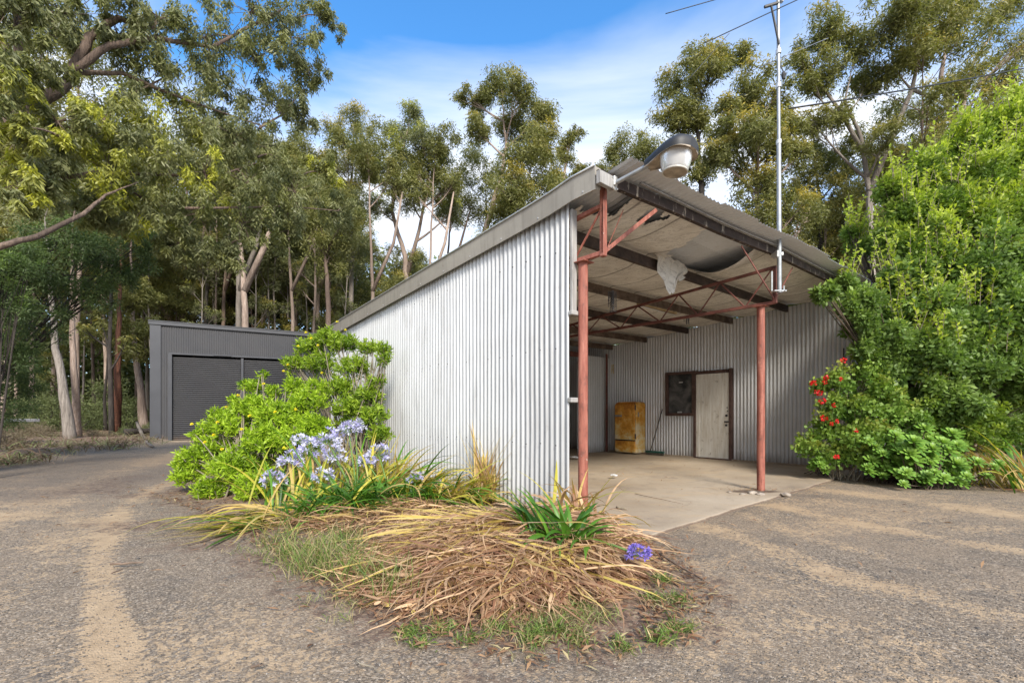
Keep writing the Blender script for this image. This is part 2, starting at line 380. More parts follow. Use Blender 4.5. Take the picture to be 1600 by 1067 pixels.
def groundmat():
    m=N('gravel_yard'); v=m.coord()
    f=m.n('TexVoronoi',inp={'Vector':v,'Scale':110.0,'Randomness':1.0}); fc=m.n('SeparateColor',inp={0:f.outputs['Color']}).outputs[0]
    f2=m.n('TexVoronoi',inp={'Vector':v,'Scale':48.0,'Randomness':1.0}); fc2=m.n('SeparateColor',inp={0:f2.outputs['Color']}).outputs[1]
    n1=m.noise(v,1.1,6,.62); n2=m.noise(v,7,6,.68,.5); n3=m.noise(m.coord(scale=(.35,1.5,1)),1.6,6,.7,.4); n4=m.noise(v,42,4,.7)
    gr=m.ramp(fc,[(0.0,(.058,.044,.032)),(.4,(.15,.117,.084)),(.8,(.28,.222,.16)),(1.0,(.50,.41,.31))])
    gr=m.mix(m.ramp(fc2,[(.0,.35),(.3,0.0)]),gr,(.06,.06,.062))
    gr=m.mix(m.ramp(n1,[(.35,.1),(.7,.55)]),gr,(.33,.24,.155))
    n6=m.noise(m.coord(scale=(1,1.3,1)),3.2,8,.72,.8); gr=m.mix(m.ramp(n6,[(.52,0.0),(.72,.6)]),gr,(.062,.06,.06))
    sand=m.ramp(n2,[(.25,(.34,.23,.13)),(.7,(.54,.385,.23))])
    sf=m.math('ADD',m.math('MULTIPLY',m.math('ADD',m.math('MULTIPLY',n2,.55),m.math('MULTIPLY',n3,.5)),1.1),m.math('MULTIPLY',m.attr('sand'),.75))
    sf=m.math('ADD',sf,m.math('MULTIPLY',m.math('SUBTRACT',n4,.5),.9))
    sf=m.math('ADD',sf,m.math('MULTIPLY',m.math('SUBTRACT',fc2,.5),.42))
    sf=m.ramp(sf,[(.44,0.0),(.70,.85)])
    c=m.mix(sf,gr,sand)
    # leaf litter and bare soil
    lt=m.ramp(fc2,[(0.0,(.08,.045,.03)),(.35,(.17,.095,.06)),(.7,(.28,.175,.115)),(1.0,(.36,.27,.17))])
    lt=m.mix(m.ramp(n2,[(.4,0.0),(.65,.7)]),lt,(.085,.06,.045))
    lt=m.mix(m.ramp(n4,[(.5,0.0),(.7,.5)]),lt,(.27,.19,.125))
    lf=m.math('ADD',m.attr('litter'),m.math('MULTIPLY',m.math('SUBTRACT',n2,.5),1.5))
    lf=m.math('ADD',lf,m.math('MULTIPLY',m.math('SUBTRACT',n4,.5),.9))
    c=m.mix(m.ramp(lf,[(.4,0.0),(.75,1.0)]),c,lt)
    gf=m.math('ADD',m.attr('green'),m.math('MULTIPLY',m.math('SUBTRACT',n2,.5),1.3))
    c=m.mix(m.ramp(gf,[(.5,0.0),(.9,.75)]),c,(.10,.12,.04))
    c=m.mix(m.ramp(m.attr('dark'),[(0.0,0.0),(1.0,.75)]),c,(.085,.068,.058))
    h=m.math('ADD',m.math('MULTIPLY',f.outputs['Distance'],-.9),m.math('MULTIPLY',n4,1.1))
    return m.bsdf(c,.9,bump=h,bs=.55,bd=.008)
M['ground']=groundmat()
M['bark_grey']=barkmat('grey_gum_bark',(.15,.125,.105),(.32,.275,.235),(.50,.44,.38))
M['bark_brown']=barkmat('brown_stringy_bark',(.075,.052,.04),(.21,.145,.11),(.36,.26,.20))
M['bark_pink']=barkmat('pinkish_pale_bark',(.20,.145,.115),(.44,.33,.265),(.62,.51,.43))
M['bark_rust']=barkmat('rust_red_bark',(.05,.025,.018),(.15,.06,.035),(.30,.12,.06))
M['bark_dark']=barkmat('dark_bark',(.022,.018,.015),(.06,.048,.04),(.12,.10,.085))
M['gum']=leafmat('gum_leaf',(.115,.128,.038),(.30,.295,.10),(.52,.40,.07),.5,.36)
M['gum_grey']=leafmat('grey_green_gum_leaf',(.10,.115,.05),(.30,.31,.15),(.52,.52,.06),.45,.33)
M['gum_olive']=leafmat('olive_gum_leaf',(.115,.125,.035),(.31,.30,.10),(.60,.45,.09),.5,.36)
M['wattle']=leafmat('wattle_leaf',(.045,.08,.03),(.15,.21,.075),(.20,.30,.06),.55,.3)
M['understorey']=leafmat('scrub_leaf',(.09,.12,.045),(.25,.29,.12),(.2,.2,.08),.6,.3)
M['daisy_leaf']=leafmat('daisy_bush_leaf',(.06,.13,.010),(.22,.38,.02),(.44,.60,.04),.5,.35)
M['tall_leaf']=leafmat('tall_shrub_leaf',(.07,.15,.012),(.22,.37,.03),(.36,.48,.04),.5,.35)
M['plum_leaf']=leafmat('broad_green_leaf',(.065,.13,.022),(.26,.37,.055),(.58,.66,.08),.5,.4)
M['plum_dark']=leafmat('mid_green_leaf',(.07,.14,.03),(.26,.37,.095),(.42,.55,.12),.48,.38)
M['ger_leaf']=leafmat('geranium_leaf',(.08,.17,.025),(.27,.42,.07),(.55,.50,.10),.55,.3)
M['succulent']=leafmat('rosette_leaf',(.065,.16,.02),(.21,.38,.055),(.40,.56,.11),.45,.2)
M['strap']=leafmat('strap_leaf',(.03,.10,.01),(.13,.29,.03),(.62,.52,.07),.4,.3,dead=(.62,.42,.17))
M['grass']=leafmat('grass_blade',(.07,.13,.02),(.21,.30,.06),(.42,.36,.14),.6,.3,dead=(.46,.36,.2))
M['straw']=leafmat('dead_strap_leaf',(.26,.14,.08),(.74,.50,.29),(.62,.48,.12),.6,.2,dead=(.26,.12,.07))
M['bracken']=leafmat('bracken_frond',(.10,.075,.05),(.30,.24,.16),(.20,.26,.09),.7,.2,dead=(.16,.10,.07))
M['petal_blue']=leafmat('lilac_petal',(.50,.49,.80),(.78,.77,.95),(.22,.16,.60),.55,.3)
M['petal_violet']=leafmat('violet_petal',(.18,.13,.58),(.36,.28,.80),(.22,.16,.60),.55,.3)
M['petal_red']=leafmat('red_petal',(.55,.01,.012),(.82,.03,.03),(.6,.05,.05),.5,.2)
M['petal_yellow']=leafmat('yellow_petal',(.80,.66,.02),(.88,.80,.06),(.8,.6,.03),.5,.2)
M['stalk']=flatmat('green_stalk',(.13,.22,.05),.6,0,.2,10)
M['twig']=flatmat('brown_twig',(.10,.075,.05),.85,0,.3,8)
M['twig_pale']=flatmat('pale_twig',(.26,.22,.16),.85,0,.3,8)
M['mound']=flatmat('litter_mound',(.075,.045,.03),.95,0,.4,9,.5)
M['stick']=flatmat('dry_stick',(.20,.14,.10),.85,0,.3,12)
M['leaf_litter']=leafmat('fallen_leaf',(.16,.07,.035),(.42,.25,.13),(.5,.4,.2),.7,.1)
def pebm():
    m=N('pebble'); r=m.attr('rnd'); c=m.ramp(r,[(0,(.09,.08,.07)),(.5,(.16,.14,.118)),(.93,(.25,.215,.18)),(1.0,(.40,.37,.33))]); return m.bsdf(c,.85)
M['pebble']=pebm()
# ================================================================= WORLD, SUN, CAMERA
SUN_AZ=Vector((.30,-1,0)).normalized(); SUN_EL=R(37)
w=bpy.data.worlds.new('World'); scene.world=w; w.use_nodes=True; t=w.node_tree; t.nodes.clear()
out=t.nodes.new('ShaderNodeOutputWorld'); bg=t.nodes.new('ShaderNodeBackground'); bg.inputs[1].default_value=.15
sk=t.nodes.new('ShaderNodeTexSky'); sk.sky_type='NISHITA'; sk.sun_disc=False
sk.sun_elevation=SUN_EL; sk.sun_rotation=math.atan2(SUN_AZ.x,SUN_AZ.y); sk.air_density=1.0; sk.dust_density=.1; sk.ozone_density=5.0
tc=t.nodes.new('ShaderNodeTexCoord'); sx=t.nodes.new('ShaderNodeSeparateXYZ'); t.links.new(tc.outputs['Generated'],sx.inputs[0])
zc=t.nodes.new('ShaderNodeMath'); zc.operation='MAXIMUM'; zc.inputs[1].default_value=.12; t.links.new(sx.outputs[2],zc.inputs[0])
dv=t.nodes.new('ShaderNodeVectorMath'); dv.operation='DIVIDE'; t.links.new(tc.outputs['Generated'],dv.inputs[0])
cb=t.nodes.new('ShaderNodeCombineXYZ')
for i in range(3): t.links.new(zc.outputs[0],cb.inputs[i])
t.links.new(cb.outputs[0],dv.inputs[1])
mp=t.nodes.new('ShaderNodeMapping'); mp.inputs['Scale'].default_value=(.55,1.0,1); mp.inputs['Rotation'].default_value=(0,0,R(-20)); mp.inputs['Location'].default_value=(2.35,.75,0)
t.links.new(dv.outputs[0],mp.inputs[0])
nz=t.nodes.new('ShaderNodeTexNoise'); nz.inputs['Scale'].default_value=1.15; nz.inputs['Detail'].default_value=7; nz.inputs['Roughness'].default_value=.52; nz.inputs['Distortion'].default_value=.45
t.links.new(mp.outputs[0],nz.inputs['Vector'])
el=t.nodes.new('ShaderNodeMapRange'); el.inputs[1].default_value=.46; el.inputs[2].default_value=.66; el.inputs[3].default_value=.19; el.inputs[4].default_value=-.17
t.links.new(sx.outputs[2],el.inputs[0])
ad=t.nodes.new('ShaderNodeMath'); ad.operation='ADD'; t.links.new(nz.outputs['Fac'],ad.inputs[0]); t.links.new(el.outputs[0],ad.inputs[1])
rp=t.nodes.new('ShaderNodeValToRGB'); rp.color_ramp.elements[0].position=.42; rp.color_ramp.elements[0].color=(0,0,0,1); rp.color_ramp.elements[1].position=.78; rp.color_ramp.elements[1].color=(.92,.92,.92,1)
bk=t.nodes.new('ShaderNodeMapRange'); bk.inputs[1].default_value=.15; bk.inputs[2].default_value=-.5; bk.inputs[3].default_value=0; bk.inputs[4].default_value=.3; t.links.new(sx.outputs[1],bk.inputs[0])  # extra unseen cloud added behind the camera to whiten the ambient light
ad2=t.nodes.new('ShaderNodeMath'); ad2.operation='ADD'; t.links.new(ad.outputs[0],ad2.inputs[0]); t.links.new(bk.outputs[0],ad2.inputs[1]); t.links.new(ad2.outputs[0],rp.inputs[0])
mx=t.nodes.new('ShaderNodeMix'); mx.data_type='RGBA'; t.links.new(rp.outputs[0],mx.inputs[0]); sm=t.nodes.new('ShaderNodeMix'); sm.data_type='RGBA'; sm.blend_type='MULTIPLY'; sm.inputs[0].default_value=1; sm.inputs[7].default_value=(.44,.80,.94,1); t.links.new(sk.outputs[0],sm.inputs[6]); t.links.new(sm.outputs[2],mx.inputs[6]); mx.inputs[7].default_value=(3.35,3.42,3.55,1)
t.links.new(mx.outputs[2],bg.inputs[0]); t.links.new(bg.outputs[0],out.inputs[0])
sl=bpy.data.lights.new('sun','SUN'); sl.energy=2.2; sl.angle=R(18); sl.color=(1,.93,.82)
so=bpy.data.objects.new('sun',sl); col.objects.link(so)
sd=Vector((SUN_AZ.x*math.cos(SUN_EL),SUN_AZ.y*math.cos(SUN_EL),math.sin(SUN_EL)))
so.rotation_euler=sd.to_track_quat('Z','Y').to_euler(); so.location=(0,0,30)
cam=bpy.data.cameras.new('camera'); co=bpy.data.objects.new('camera',cam); col.objects.link(co); scene.camera=co
cam.sensor_width=36; cam.sensor_fit='HORIZONTAL'; cam.lens=F/1600*36; cam.shift_y=(HOR-533.5)/1600; cam.clip_end=1500; cam.clip_start=.05
co.location=(0,0,CAMZ); co.rotation_euler=(R(90),0,0)
scene.view_settings.view_transform='Standard'; scene.view_settings.look='None'; scene.view_settings.exposure=1.36; scene.view_settings.gamma=1
# ================================================================= GROUND
def ppoly(px):   # photo points on the ground -> world
    return np.array([[G(x,y).x,G(x,y).y] for x,y in px])
def sdist(P,poly):
    x,y=P[...,0],P[...,1]; d=np.full(x.shape,1e9); ins=np.zeros(x.shape,bool); n=len(poly)
    for i in range(n):
        ax,ay=poly[i]; bx,by=poly[(i+1)%n]; ex,ey=bx-ax,by-ay
        t_=np.clip(((x-ax)*ex+(y-ay)*ey)/(ex*ex+ey*ey+1e-9),0,1)
        d=np.minimum(d,np.hypot(x-ax-ex*t_,y-ay-ey*t_))
        c=((ay>y)!=(by>y))&(x<(bx-ax)*(y-ay)/(by-ay+1e-12)+ax); ins^=c
    return np.where(ins,-d,d)
def ldist(x,y,pl):
    d=np.full(x.shape,1e9)
    for (ax,ay),(bx,by) in zip(pl[:-1],pl[1:]):
        ex,ey=bx-ax,by-ay; t_=np.clip(((x-ax)*ex+(y-ay)*ey)/(ex*ex+ey*ey+1e-9),0,1)
        d=np.minimum(d,np.hypot(x-ax-ex*t_,y-ay-ey*t_))
    return d
bedpoly=np.concatenate([ppoly([(270,765),(330,815),(420,868),(520,930),(640,985),(760,1015),(900,1010),(1040,975),(1075,925),(1045,880),(1000,838)]),
   np.array([[S(-.3,.1).x,S(-.3,.1).y],[S(6.6,0).x,S(6.6,0).y],[-5.2,11.0],[-5.4,8.5]])])
n_=520
xs=.8*np.sinh(np.linspace(-6.4,6.4,n_)); ys=3.2+.8*np.sinh(np.linspace(-6.2,6.4,n_))
X,Yg=np.meshgrid(xs,ys); PP=np.stack([X,Yg],-1)
bed=sdist(PP,bedpoly)
litter=smooth(-bed,-.75,.25)*.95*(1-.35*smooth(-bed,-.8,.0)*(fbm(X*4,Yg*4,7.)>.5))
forest=np.maximum.reduce([smooth(-(X+10.6+ (Yg-9)*.30),-.6,.6)*smooth(Yg,6.5,8.5), smooth(Yg,21,24), smooth(-(X+14),-1,2)])
forest=np.maximum(forest,smooth(X-(5.3+ .0*Yg)+np.minimum(0,(Yg-8.6))*-.35,-.2,.5)*smooth(Yg-(9.3-.45*(X-4.7)),-.2,.3))
litter=np.maximum(litter,forest)
road=ppoly([(236,696),(560,700),(420,800),(250,790),(60,770),(-200,745)])
lz=sdist(PP,ppoly([(40,770),(280,722),(330,800),(440,870),(560,915),(700,1010),(560,1010),(420,930),(240,880),(60,830)])); litter=np.maximum(litter,.62*smooth(-lz,-.7,.5)*smooth(fbm(X*1.3,Yg*1.8,12.),.32,.62))
green=forest*.25*fbm(X*.5,Yg*.5)+smooth(-bed,-.1,.6)*smooth(-bed,1.0,.3)*.30
sand=np.zeros_like(X)
tr=ppoly([(165,1200),(182,1067),(170,985),(160,930),(158,880),(172,830),(195,790),(250,760),(380,720)])
for off in (-.085,-.03,.03,.085):
    sand=np.maximum(sand,1.25*smooth(-ldist(X+off,Yg,tr),-.03,-.008)*fbm(X*2,Yg*2,2.0))
sand+=.22*smooth(-ldist(X,Yg,tr),-.20,-.02)*fbm(X*2,Yg*2,8.)*1.3
for pl,wd,st in (([(1040,800),(1180,850),(1330,905),(1560,960),(1800,1010)],.14,.55),([(1210,790),(1400,830),(1700,880)],.12,.45),([(1250,760),(1450,785),(1750,830)],.15,.4),([(1120,790),(1300,850),(1600,930)],.1,.3),
                 ([(-100,840),(60,790),(180,740),(300,705)],.35,.4),([(0,930),(90,860),(150,800)],.2,.35)):
    sand+=st*smooth(-ldist(X,Yg,ppoly(pl)),-wd*2,-wd*.2)*(.5+fbm(X*2,Yg*2,5.))
sand-=.34
sand+=.9*(fbm(X*.6,Yg*.9,9.)-.5)+.6*(fbm(X*2.3,Yg*3.5,3.)-.5)
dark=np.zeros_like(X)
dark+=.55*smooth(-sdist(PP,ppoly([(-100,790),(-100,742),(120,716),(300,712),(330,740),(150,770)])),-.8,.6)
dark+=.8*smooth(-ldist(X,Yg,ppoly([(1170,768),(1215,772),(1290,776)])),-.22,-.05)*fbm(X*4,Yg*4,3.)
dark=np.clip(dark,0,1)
Z=(fbm(X*.5,Yg*.5,1.)-.5)*.03+(fbm(X*3,Yg*3,4.)-.5)*.012
Z=Z*smooth(np.hypot(X,Yg),.0,2)+forest*(fbm(X*.3,Yg*.3,6.)*.25+fbm(X*1.5,Yg*1.5,6.)*.08)
Z+=.0*X
# level under the slab
slab=sdist(PP,np.array([[S(a,b).x,S(a,b).y] for a,b in ((-.95,-.05),(-.95,7.3),(7,7.3),(7,-.05))]))
Z=Z*smooth(slab,.05,.8)-.02*smooth(-slab,-.1,.2)
bb=smooth(-bed,0,.6); Z=Z+.03*bb*smooth(slab,0,.3)
idx=np.arange(n_*n_).reshape(n_,n_)
Fq=np.stack([idx[:-1,:-1],idx[:-1,1:],idx[1:,1:],idx[1:,:-1]],-1).reshape(-1,4)
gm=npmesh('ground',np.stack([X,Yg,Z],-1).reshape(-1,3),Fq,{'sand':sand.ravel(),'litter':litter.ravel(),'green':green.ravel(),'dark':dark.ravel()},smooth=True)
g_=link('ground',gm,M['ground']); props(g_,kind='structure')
# ================================================================= SHED
def roofz(a,b):
    up=.11*np.exp(-(np.asarray(b)/1.6)**2)*smooth(-np.asarray(a),-.3,.6)
    return 3.26-.073*np.asarray(a)+.020*np.asarray(b)+up
shed=empty('corrugated_shed',S(0,0,0),'long open-fronted shed of silvery corrugated iron with red posts','shed')
def corrwall(name,p0,p1,z0f,z1f,mat,parent,pitch=.0762,amp=.0085,per=10,rows=9,nrmdir=None,holes=None,warp=.006,shape=1.0):
    p0=np.array(p0)[:2]; p1=np.array(p1)[:2]; Lw=np.linalg.norm(p1-p0); d=(p1-p0)/Lw; nn=np.array([d[1],-d[0]]) if nrmdir is None else np.array(nrmdir)[:2]
    ncol=int(Lw/pitch*per)+1; s_=np.linspace(0,Lw,ncol)
    ph=2*np.pi*s_/pitch; wv=np.sin(ph)*amp
    V=[]
    for r in range(rows+1):
        t_=r/rows; zz=np.array([z0f(q) for q in s_])*(1-t_)+np.array([z1f(q) for q in s_])*t_
        o=wv+warp*(fbm(s_*1.5,zz*1.1,3.)-.5)*2+.012*np.floor(s_/.76%2)*0
        xy=p0[None]+d[None]*s_[:,None]+nn[None]*o[:,None]
        V.append(np.column_stack([xy,zz]))
    V=np.stack(V); ix=np.arange(V.shape[0]*V.shape[1]).reshape(V.shape[:2])
    Fq=np.stack([ix[:-1,:-1],ix[:-1,1:],ix[1:,1:],ix[1:,:-1]],-1)
    if holes is not None:
        keep=~holes(s_[:-1][None]+0*V[:-1,:-1,2],(V[:-1,:-1,2]+V[1:,:-1,2])/2); Fq=Fq[keep]
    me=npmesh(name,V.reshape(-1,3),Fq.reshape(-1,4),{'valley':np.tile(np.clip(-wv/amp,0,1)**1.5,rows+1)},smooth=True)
    return link(name,me,mat,parent)
nA=-dB   # outward from the long wall
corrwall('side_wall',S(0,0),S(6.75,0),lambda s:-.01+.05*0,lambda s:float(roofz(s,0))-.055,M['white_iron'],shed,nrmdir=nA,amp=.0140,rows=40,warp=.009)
# screws on the long wall
sc=MB()
for zc_,dz in ((1.75,0),(2.75,0),(.75,0)):
    for k in range(2,86,3):
        a=k*.0762+.019; z=zc_+random.uniform(-.015,.015)-.0*a
        if z<roofz(a,0)-.2 and random.random()<.8: sc.box(S(a,-.012,z),(.011,.011,.011),dA,dB)
sc.build('wall_screw',M['chain'],shed)['kind']='stuff'
# barge capping
bm=MB(); pts=[]
for a in np.linspace(-.40,6.8,25):
    bo=-.075; zt=float(roofz(max(a,0),0))+.095; hh=.215
    if a<0: zt+=.02*(-a)
    pts.append((a,zt))
for (a0,z0),(a1,z1) in zip(pts[:-1],pts[1:]):
    q=[S(a0,-.075,z0-.215),S(a1,-.075,z1-.215),S(a1,-.085,z1),S(a0,-.085,z0)]
    bm.add(q+[S(a0,-.06,z0-.215),S(a1,-.06,z1-.215),S(a1,-.07,z1),S(a0,-.07,z0)],[(0,1,2,3),(4,7,6,5),(0,4,5,1)])
    bm.add([S(a0,-.085,z0),S(a1,-.085,z1),S(a1,.10,z1+.012),S(a0,.10,z0+.012)],[(0,1,2,3)])
    bm.add([S(a0,-.03,z0-.14),S(a1,-.03,z1-.14),S(a1,-.03,z1-.03),S(a0,-.03,z0-.03)],[(0,1,2,3)])
a0,z0=pts[0]; bm.add([S(a0,-.085,z0),S(a0,-.075,z0-.215),S(a0,-.0,z0-.2),S(a0,-.0,z0)],[(0,1,2,3)])
bg_=bm.build('barge_capping',M['barge'],shed)
rl=MB(); rl.tube([S(a,-.092,z+.004) for a,z in pts],.011,6); rl.build('capping_roll',M['alu'],shed,True)
rv=MB()
for a in np.arange(-.25,6.6,.62): rv.lathe([(.0,.006),(.006,.006),(.009,0)],S(a,-.077,float(roofz(max(a,0),0))-.085),nA,8)
rv.build('rivet',M['alu'],shed)['kind']='stuff'
# roof sheets: corrugations run along a
def roofsheet(b0,b1,fa,a1,name,par,parent=shed,mat='roof_iron',th=0.0):
    per=8; nb=int((b1-b0)/.0762*per)+1; bs=np.linspace(b0,b1,nb); na=26
    V=[]
    for i in range(na+1):
        t_=i/na; aa=np.array([fa(b) for b in bs])*(1-t_)+a1*t_
        z=roofz(aa,bs)+.0085*np.sin(2*np.pi*bs/.0762)+.012*(fbm(aa*1.2,bs*1.2,8.)-.5)
        V.append(np.stack([C0.x+dA.x*aa+dB.x*bs,C0.y+dA.y*aa+dB.y*bs,z],-1))
    V=np.stack(V); ix=np.arange(V.shape[0]*V.shape[1]).reshape(V.shape[:2])
    Fq=np.stack([ix[:-1,:-1],ix[:-1,1:],ix[1:,1:],ix[1:,:-1]],-1).reshape(-1,4)
    return link(name,npmesh(name,V.reshape(-1,3),Fq,smooth=True),M[mat],parent)
def beam_a(b): return -.42-.095*min(max(b,0),3.3)-.018*max(b-3.3,0)
k=0; b=.10; 
while b<7.2:
    b1=min(b+.762,7.30); off=.02*math.sin(k*2.3)
    roofsheet(b,b1,lambda q,off=off:beam_a(q)-.25+off,6.8,'roof_sheet',None); b=b1-.0; k+=1
roofsheet(-.06,.10,lambda q:.25,6.8,'roof_sheet',None)
# purlins across the shed
PA=[None,.35,1.47,2.52,3.67,4.75]
def purz(a,b): return float(roofz(a,b))-.125-(0.055 if b<1 else 0.055)
for i,a in enumerate(PA):
    if a is None: continue
    mb=MB(); n=6
    for k in range(n):
        b0=.03+(7.0-.03)*k/n; b1=.03+(7.0-.03)*(k+1)/n
        sag=lambda b:-.015*math.sin(math.pi*b/7)
        mb.bar(S(a,b0,purz(a,b0)+.02+sag(b0)),S(a,b1,purz(a,b1)+.02+sag(b1)),.052,.13)
    mb.build('purlin',M['timber_dark'] if i in(1,3) else M['timber'],shed)
# front beam, bent over the second truss, with peeling paint
mb=MB(); bs=[-.06,.5,1.2,2,2.7,3.3,4.2,5.2,6.2,7.12]
for b0,b1 in zip(bs[:-1],bs[1:]):
    f=lambda b:S(beam_a(b)+.02,b,float(roofz(-.6,b))-.088-(.02 if b<.6 else 0))
    mb.bar(f(b0),f(b1),.05,.105)
mb.build('front_beam',M['timber_peel'],shed)
mb=MB(); 
for b0,b1 in zip(bs[1:-1],bs[2:]):
    f=lambda b:S(beam_a(b)-.035,b,float(roofz(-.6,b))-.036); mb.bar(f(b0),f(b1),.03,.012)
mb.build('beam_cap',M['timber_grey'],shed)
# short pale block at the corner where the lamp bracket sits
mb=MB(); mb.cbox(S(-.445,.02,3.27),(.05,.22,.12),dA,dB,ch=.004); mb.build('corner_block',M['timber_grey'],shed)
# posts
def post(a,b,z1,r=.05,zb=-.05):
    mb=MB(); n=16
    mb.tube([S(a,b,zb+(z1-zb)*k/6) for k in range(7)],r,n); mb.box(S(a,b,z1+.004),(.16,.16,.008),dA,dB)
    o=mb.build('post',M['red'],shed,True,40); return o
post(-.083,.12,2.60)['label']='red post at the corner of the silvery wall'
post(-.57,3.29,2.545,.052)['label']='free-standing red post in the middle of the open front'
mb=MB(); mb.tube([S(4.8,6.82,0),S(4.8,6.82,2.7)],.03,10); mb.build('post',M['red_dark'],shed)
# trusses along a
def truss(b,a0,a1,zb,zt0,sl,nodes,first_top=True,r=.5,name='truss',mat='red'):
    mb=MB(); w=.032
    zt=lambda a:zt0+sl*(a-a0)
    mb.bar(S(a0,b,zb),S(a1,b,zb),.045,.04); mb.bar(S(a0,b,zt(a0)),S(a1,b,zt(a1)),.045,.035)
    mb.cbox(S(a0,b,(zb+zt(a0))/2),(.05,.055,zt(a0)-zb+.03),dA,dB)
    top=first_top
    for q0,q1 in zip(nodes[:-1],nodes[1:]):
        p=S(q0,b,zt(q0) if top else zb); q=S(q1,b,zb if top else zt(q1)); mb.tube([p,q],.012,6); top=not top
    return mb.build(name,M[mat],shed)
truss(3.29,-.75,4.7,2.575,3.05,-.068,[-.72,-.36,0,.34,.66,.99,1.414,1.77,2.19,2.55,2.9,3.25,3.6,3.95,4.3,4.65],mat='red_dark')['label']='zigzag red truss running back from the middle post'
truss(.12,-.34,6.5,2.64,3.10,-.068,[-.34]+[.05+.36*k for k in range(18)],mat='red')['label']='red truss over the silvery side wall'
mb=MB(); mb.cbox(S(-.34,.12,2.95),(.055,.055,.70),dA,dB); mb.build('truss_upright',M['red'],shed)
mb=MB(); mb.bar(S(-.34,.12,2.64),S(-.50,.80,3.20),.012,.04,ch=.003); mb.bar(S(-.36,.14,2.66),S(-.30,.50,3.18),.005,.008); mb.build('brace',M['red'],shed)
mb=MB(); mb.bar(S(-.75,3.26,2.62),S(-.62,2.55,3.20),.01,.018); mb.bar(S(-.75,3.31,2.62),S(-.7,4.1,3.22),.01,.018); mb.build('brace',M['red_dark'],shed)
mb=MB(); mb.bar(S(3.0,.1,2.62),S(3.0,3.3,2.66),.05,.10); mb.bar(S(4.78,.1,2.62),S(4.78,5.6,2.58),.06,.12); mb.build('tie_beam',M['red_dark'],shed)
# stud and stubs at the wall end
mb=MB(); mb.cbox(S(-.01,.055,2.62),(.035,.075,1.05),dA,dB,ch=.004); mb.cbox(S(-.03,.06,2.09),(.05,.15,.045),dA,dB); mb.build('stud',M['timber_grey'],shed)
mb=MB(); mb.cbox(S(-.02,.06,1.21),(.055,.16,.05),dA,dB); mb.build('girt_end',M['timber_grey'],shed)
mb=MB()
for z in (.45,1.21,2.09):
    mb.bar(S(.08,.045,z),S(6.6,.045,z),.05,.07)
mb.build('girt',M['timber'],shed)
# rear and partition walls
def ztop(b): return lambda s: float(roofz(b,s))-.02
DA0,DA1=1.559,2.349
WA0,WA1=2.385,3.127
def hol(s,z):    # s measured from a=-.76 along +a
    a=s-.76
    return ((a>DA0-.03)&(a<DA1+.02)&(z<2.07))|((a>WA0-.03)&(a<WA1+.02)&(z>1.03)&(z<2.07))
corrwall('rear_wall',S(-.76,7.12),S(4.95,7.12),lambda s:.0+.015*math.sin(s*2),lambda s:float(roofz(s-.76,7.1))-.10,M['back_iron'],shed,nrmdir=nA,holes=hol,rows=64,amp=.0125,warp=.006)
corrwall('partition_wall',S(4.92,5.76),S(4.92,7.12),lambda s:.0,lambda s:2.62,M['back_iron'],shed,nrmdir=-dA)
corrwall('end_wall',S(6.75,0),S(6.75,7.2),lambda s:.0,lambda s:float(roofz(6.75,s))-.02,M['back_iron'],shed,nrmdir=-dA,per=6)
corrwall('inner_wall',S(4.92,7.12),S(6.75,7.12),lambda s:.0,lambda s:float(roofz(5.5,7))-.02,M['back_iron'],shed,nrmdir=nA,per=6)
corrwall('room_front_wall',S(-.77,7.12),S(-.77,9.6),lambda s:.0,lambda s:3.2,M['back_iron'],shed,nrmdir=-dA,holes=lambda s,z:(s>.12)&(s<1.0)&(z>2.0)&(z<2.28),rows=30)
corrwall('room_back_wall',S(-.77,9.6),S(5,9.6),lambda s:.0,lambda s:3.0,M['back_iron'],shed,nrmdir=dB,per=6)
mb=MB(); mb.box(S(2.1,8.4,3.12),(5.9,2.5,.03),dA,dB); mb.build('room_roof',M['roof_iron'],shed)
mb=MB(); mb.box(S(-.74,7.12,1.62),(.012,.12,3.2),dA,dB); mb.build('corner_flashing',M['steel'],shed)
mb=MB(); mb.box(S(-.6,7.7,2.12),(.02,1.2,.4),dA,dB); mb.build('room_window',M['black'],shed)
mb=MB()     # concrete kerb the rear wall stands on
mb.bar(S(-.8,7.09,.012),S(4.9,7.09,.012),.10,.05); mb.build('footing',M['concrete'],shed)
# door, window
dr=MB(); dr.cbox(S((DA0+DA1)/2,7.085,1.01),(DA1-DA0-.02,.035,1.97),dA,dB,ch=.004)
for k in range(1,7):
    a=DA0+.06+k*(DA1-DA0-.12)/7; dr.box(S(a,7.066,1.0),(.004,.004,1.75),dA,dB)
door=dr.build('door',M['door'],shed)
dt=MB(); 
for a,w_ in ((DA0+.045,.09),(DA1-.045,.09)): dt.cbox(S(a,7.064,1.01),(w_,.010,1.95),dA,dB,ch=.003)
for z,h in ((1.93,.13),): dt.cbox(S((DA0+DA1)/2,7.064,z),(DA1-DA0-.2,.010,h),dA,dB,ch=.003)
dt.build('door_rail',M['door'],door)
h=MB(); h.lathe([(0,.03),(.022,.028),(.028,0)],S(DA0+.055,7.058,1.02),nA,12); h.build('lock',M['black'],door,True,40)
for z_,a_ in ((1.2,.04),(1.12,.03)): h=MB(); h.lathe([(0,.01),(.012,.01),(.014,0)],S(DA0+a_,7.058,z_),nA,10); h.build('bolt_hole',M['black'],door,True,40)
h=MB(); h.bar(S(DA0-.02,7.05,.88),S(DA0+.10,7.05,.88),.02,.03); h.build('bolt',M['black'],door)
h=MB(); h.lathe([(0,.05),(.02,.05),(.025,.03),(.012,.02),(.012,0)],S(DA0+.05,7.058,.80),nA,12)
h.build('handle',M['black'],door,True,40)
fr=MB()
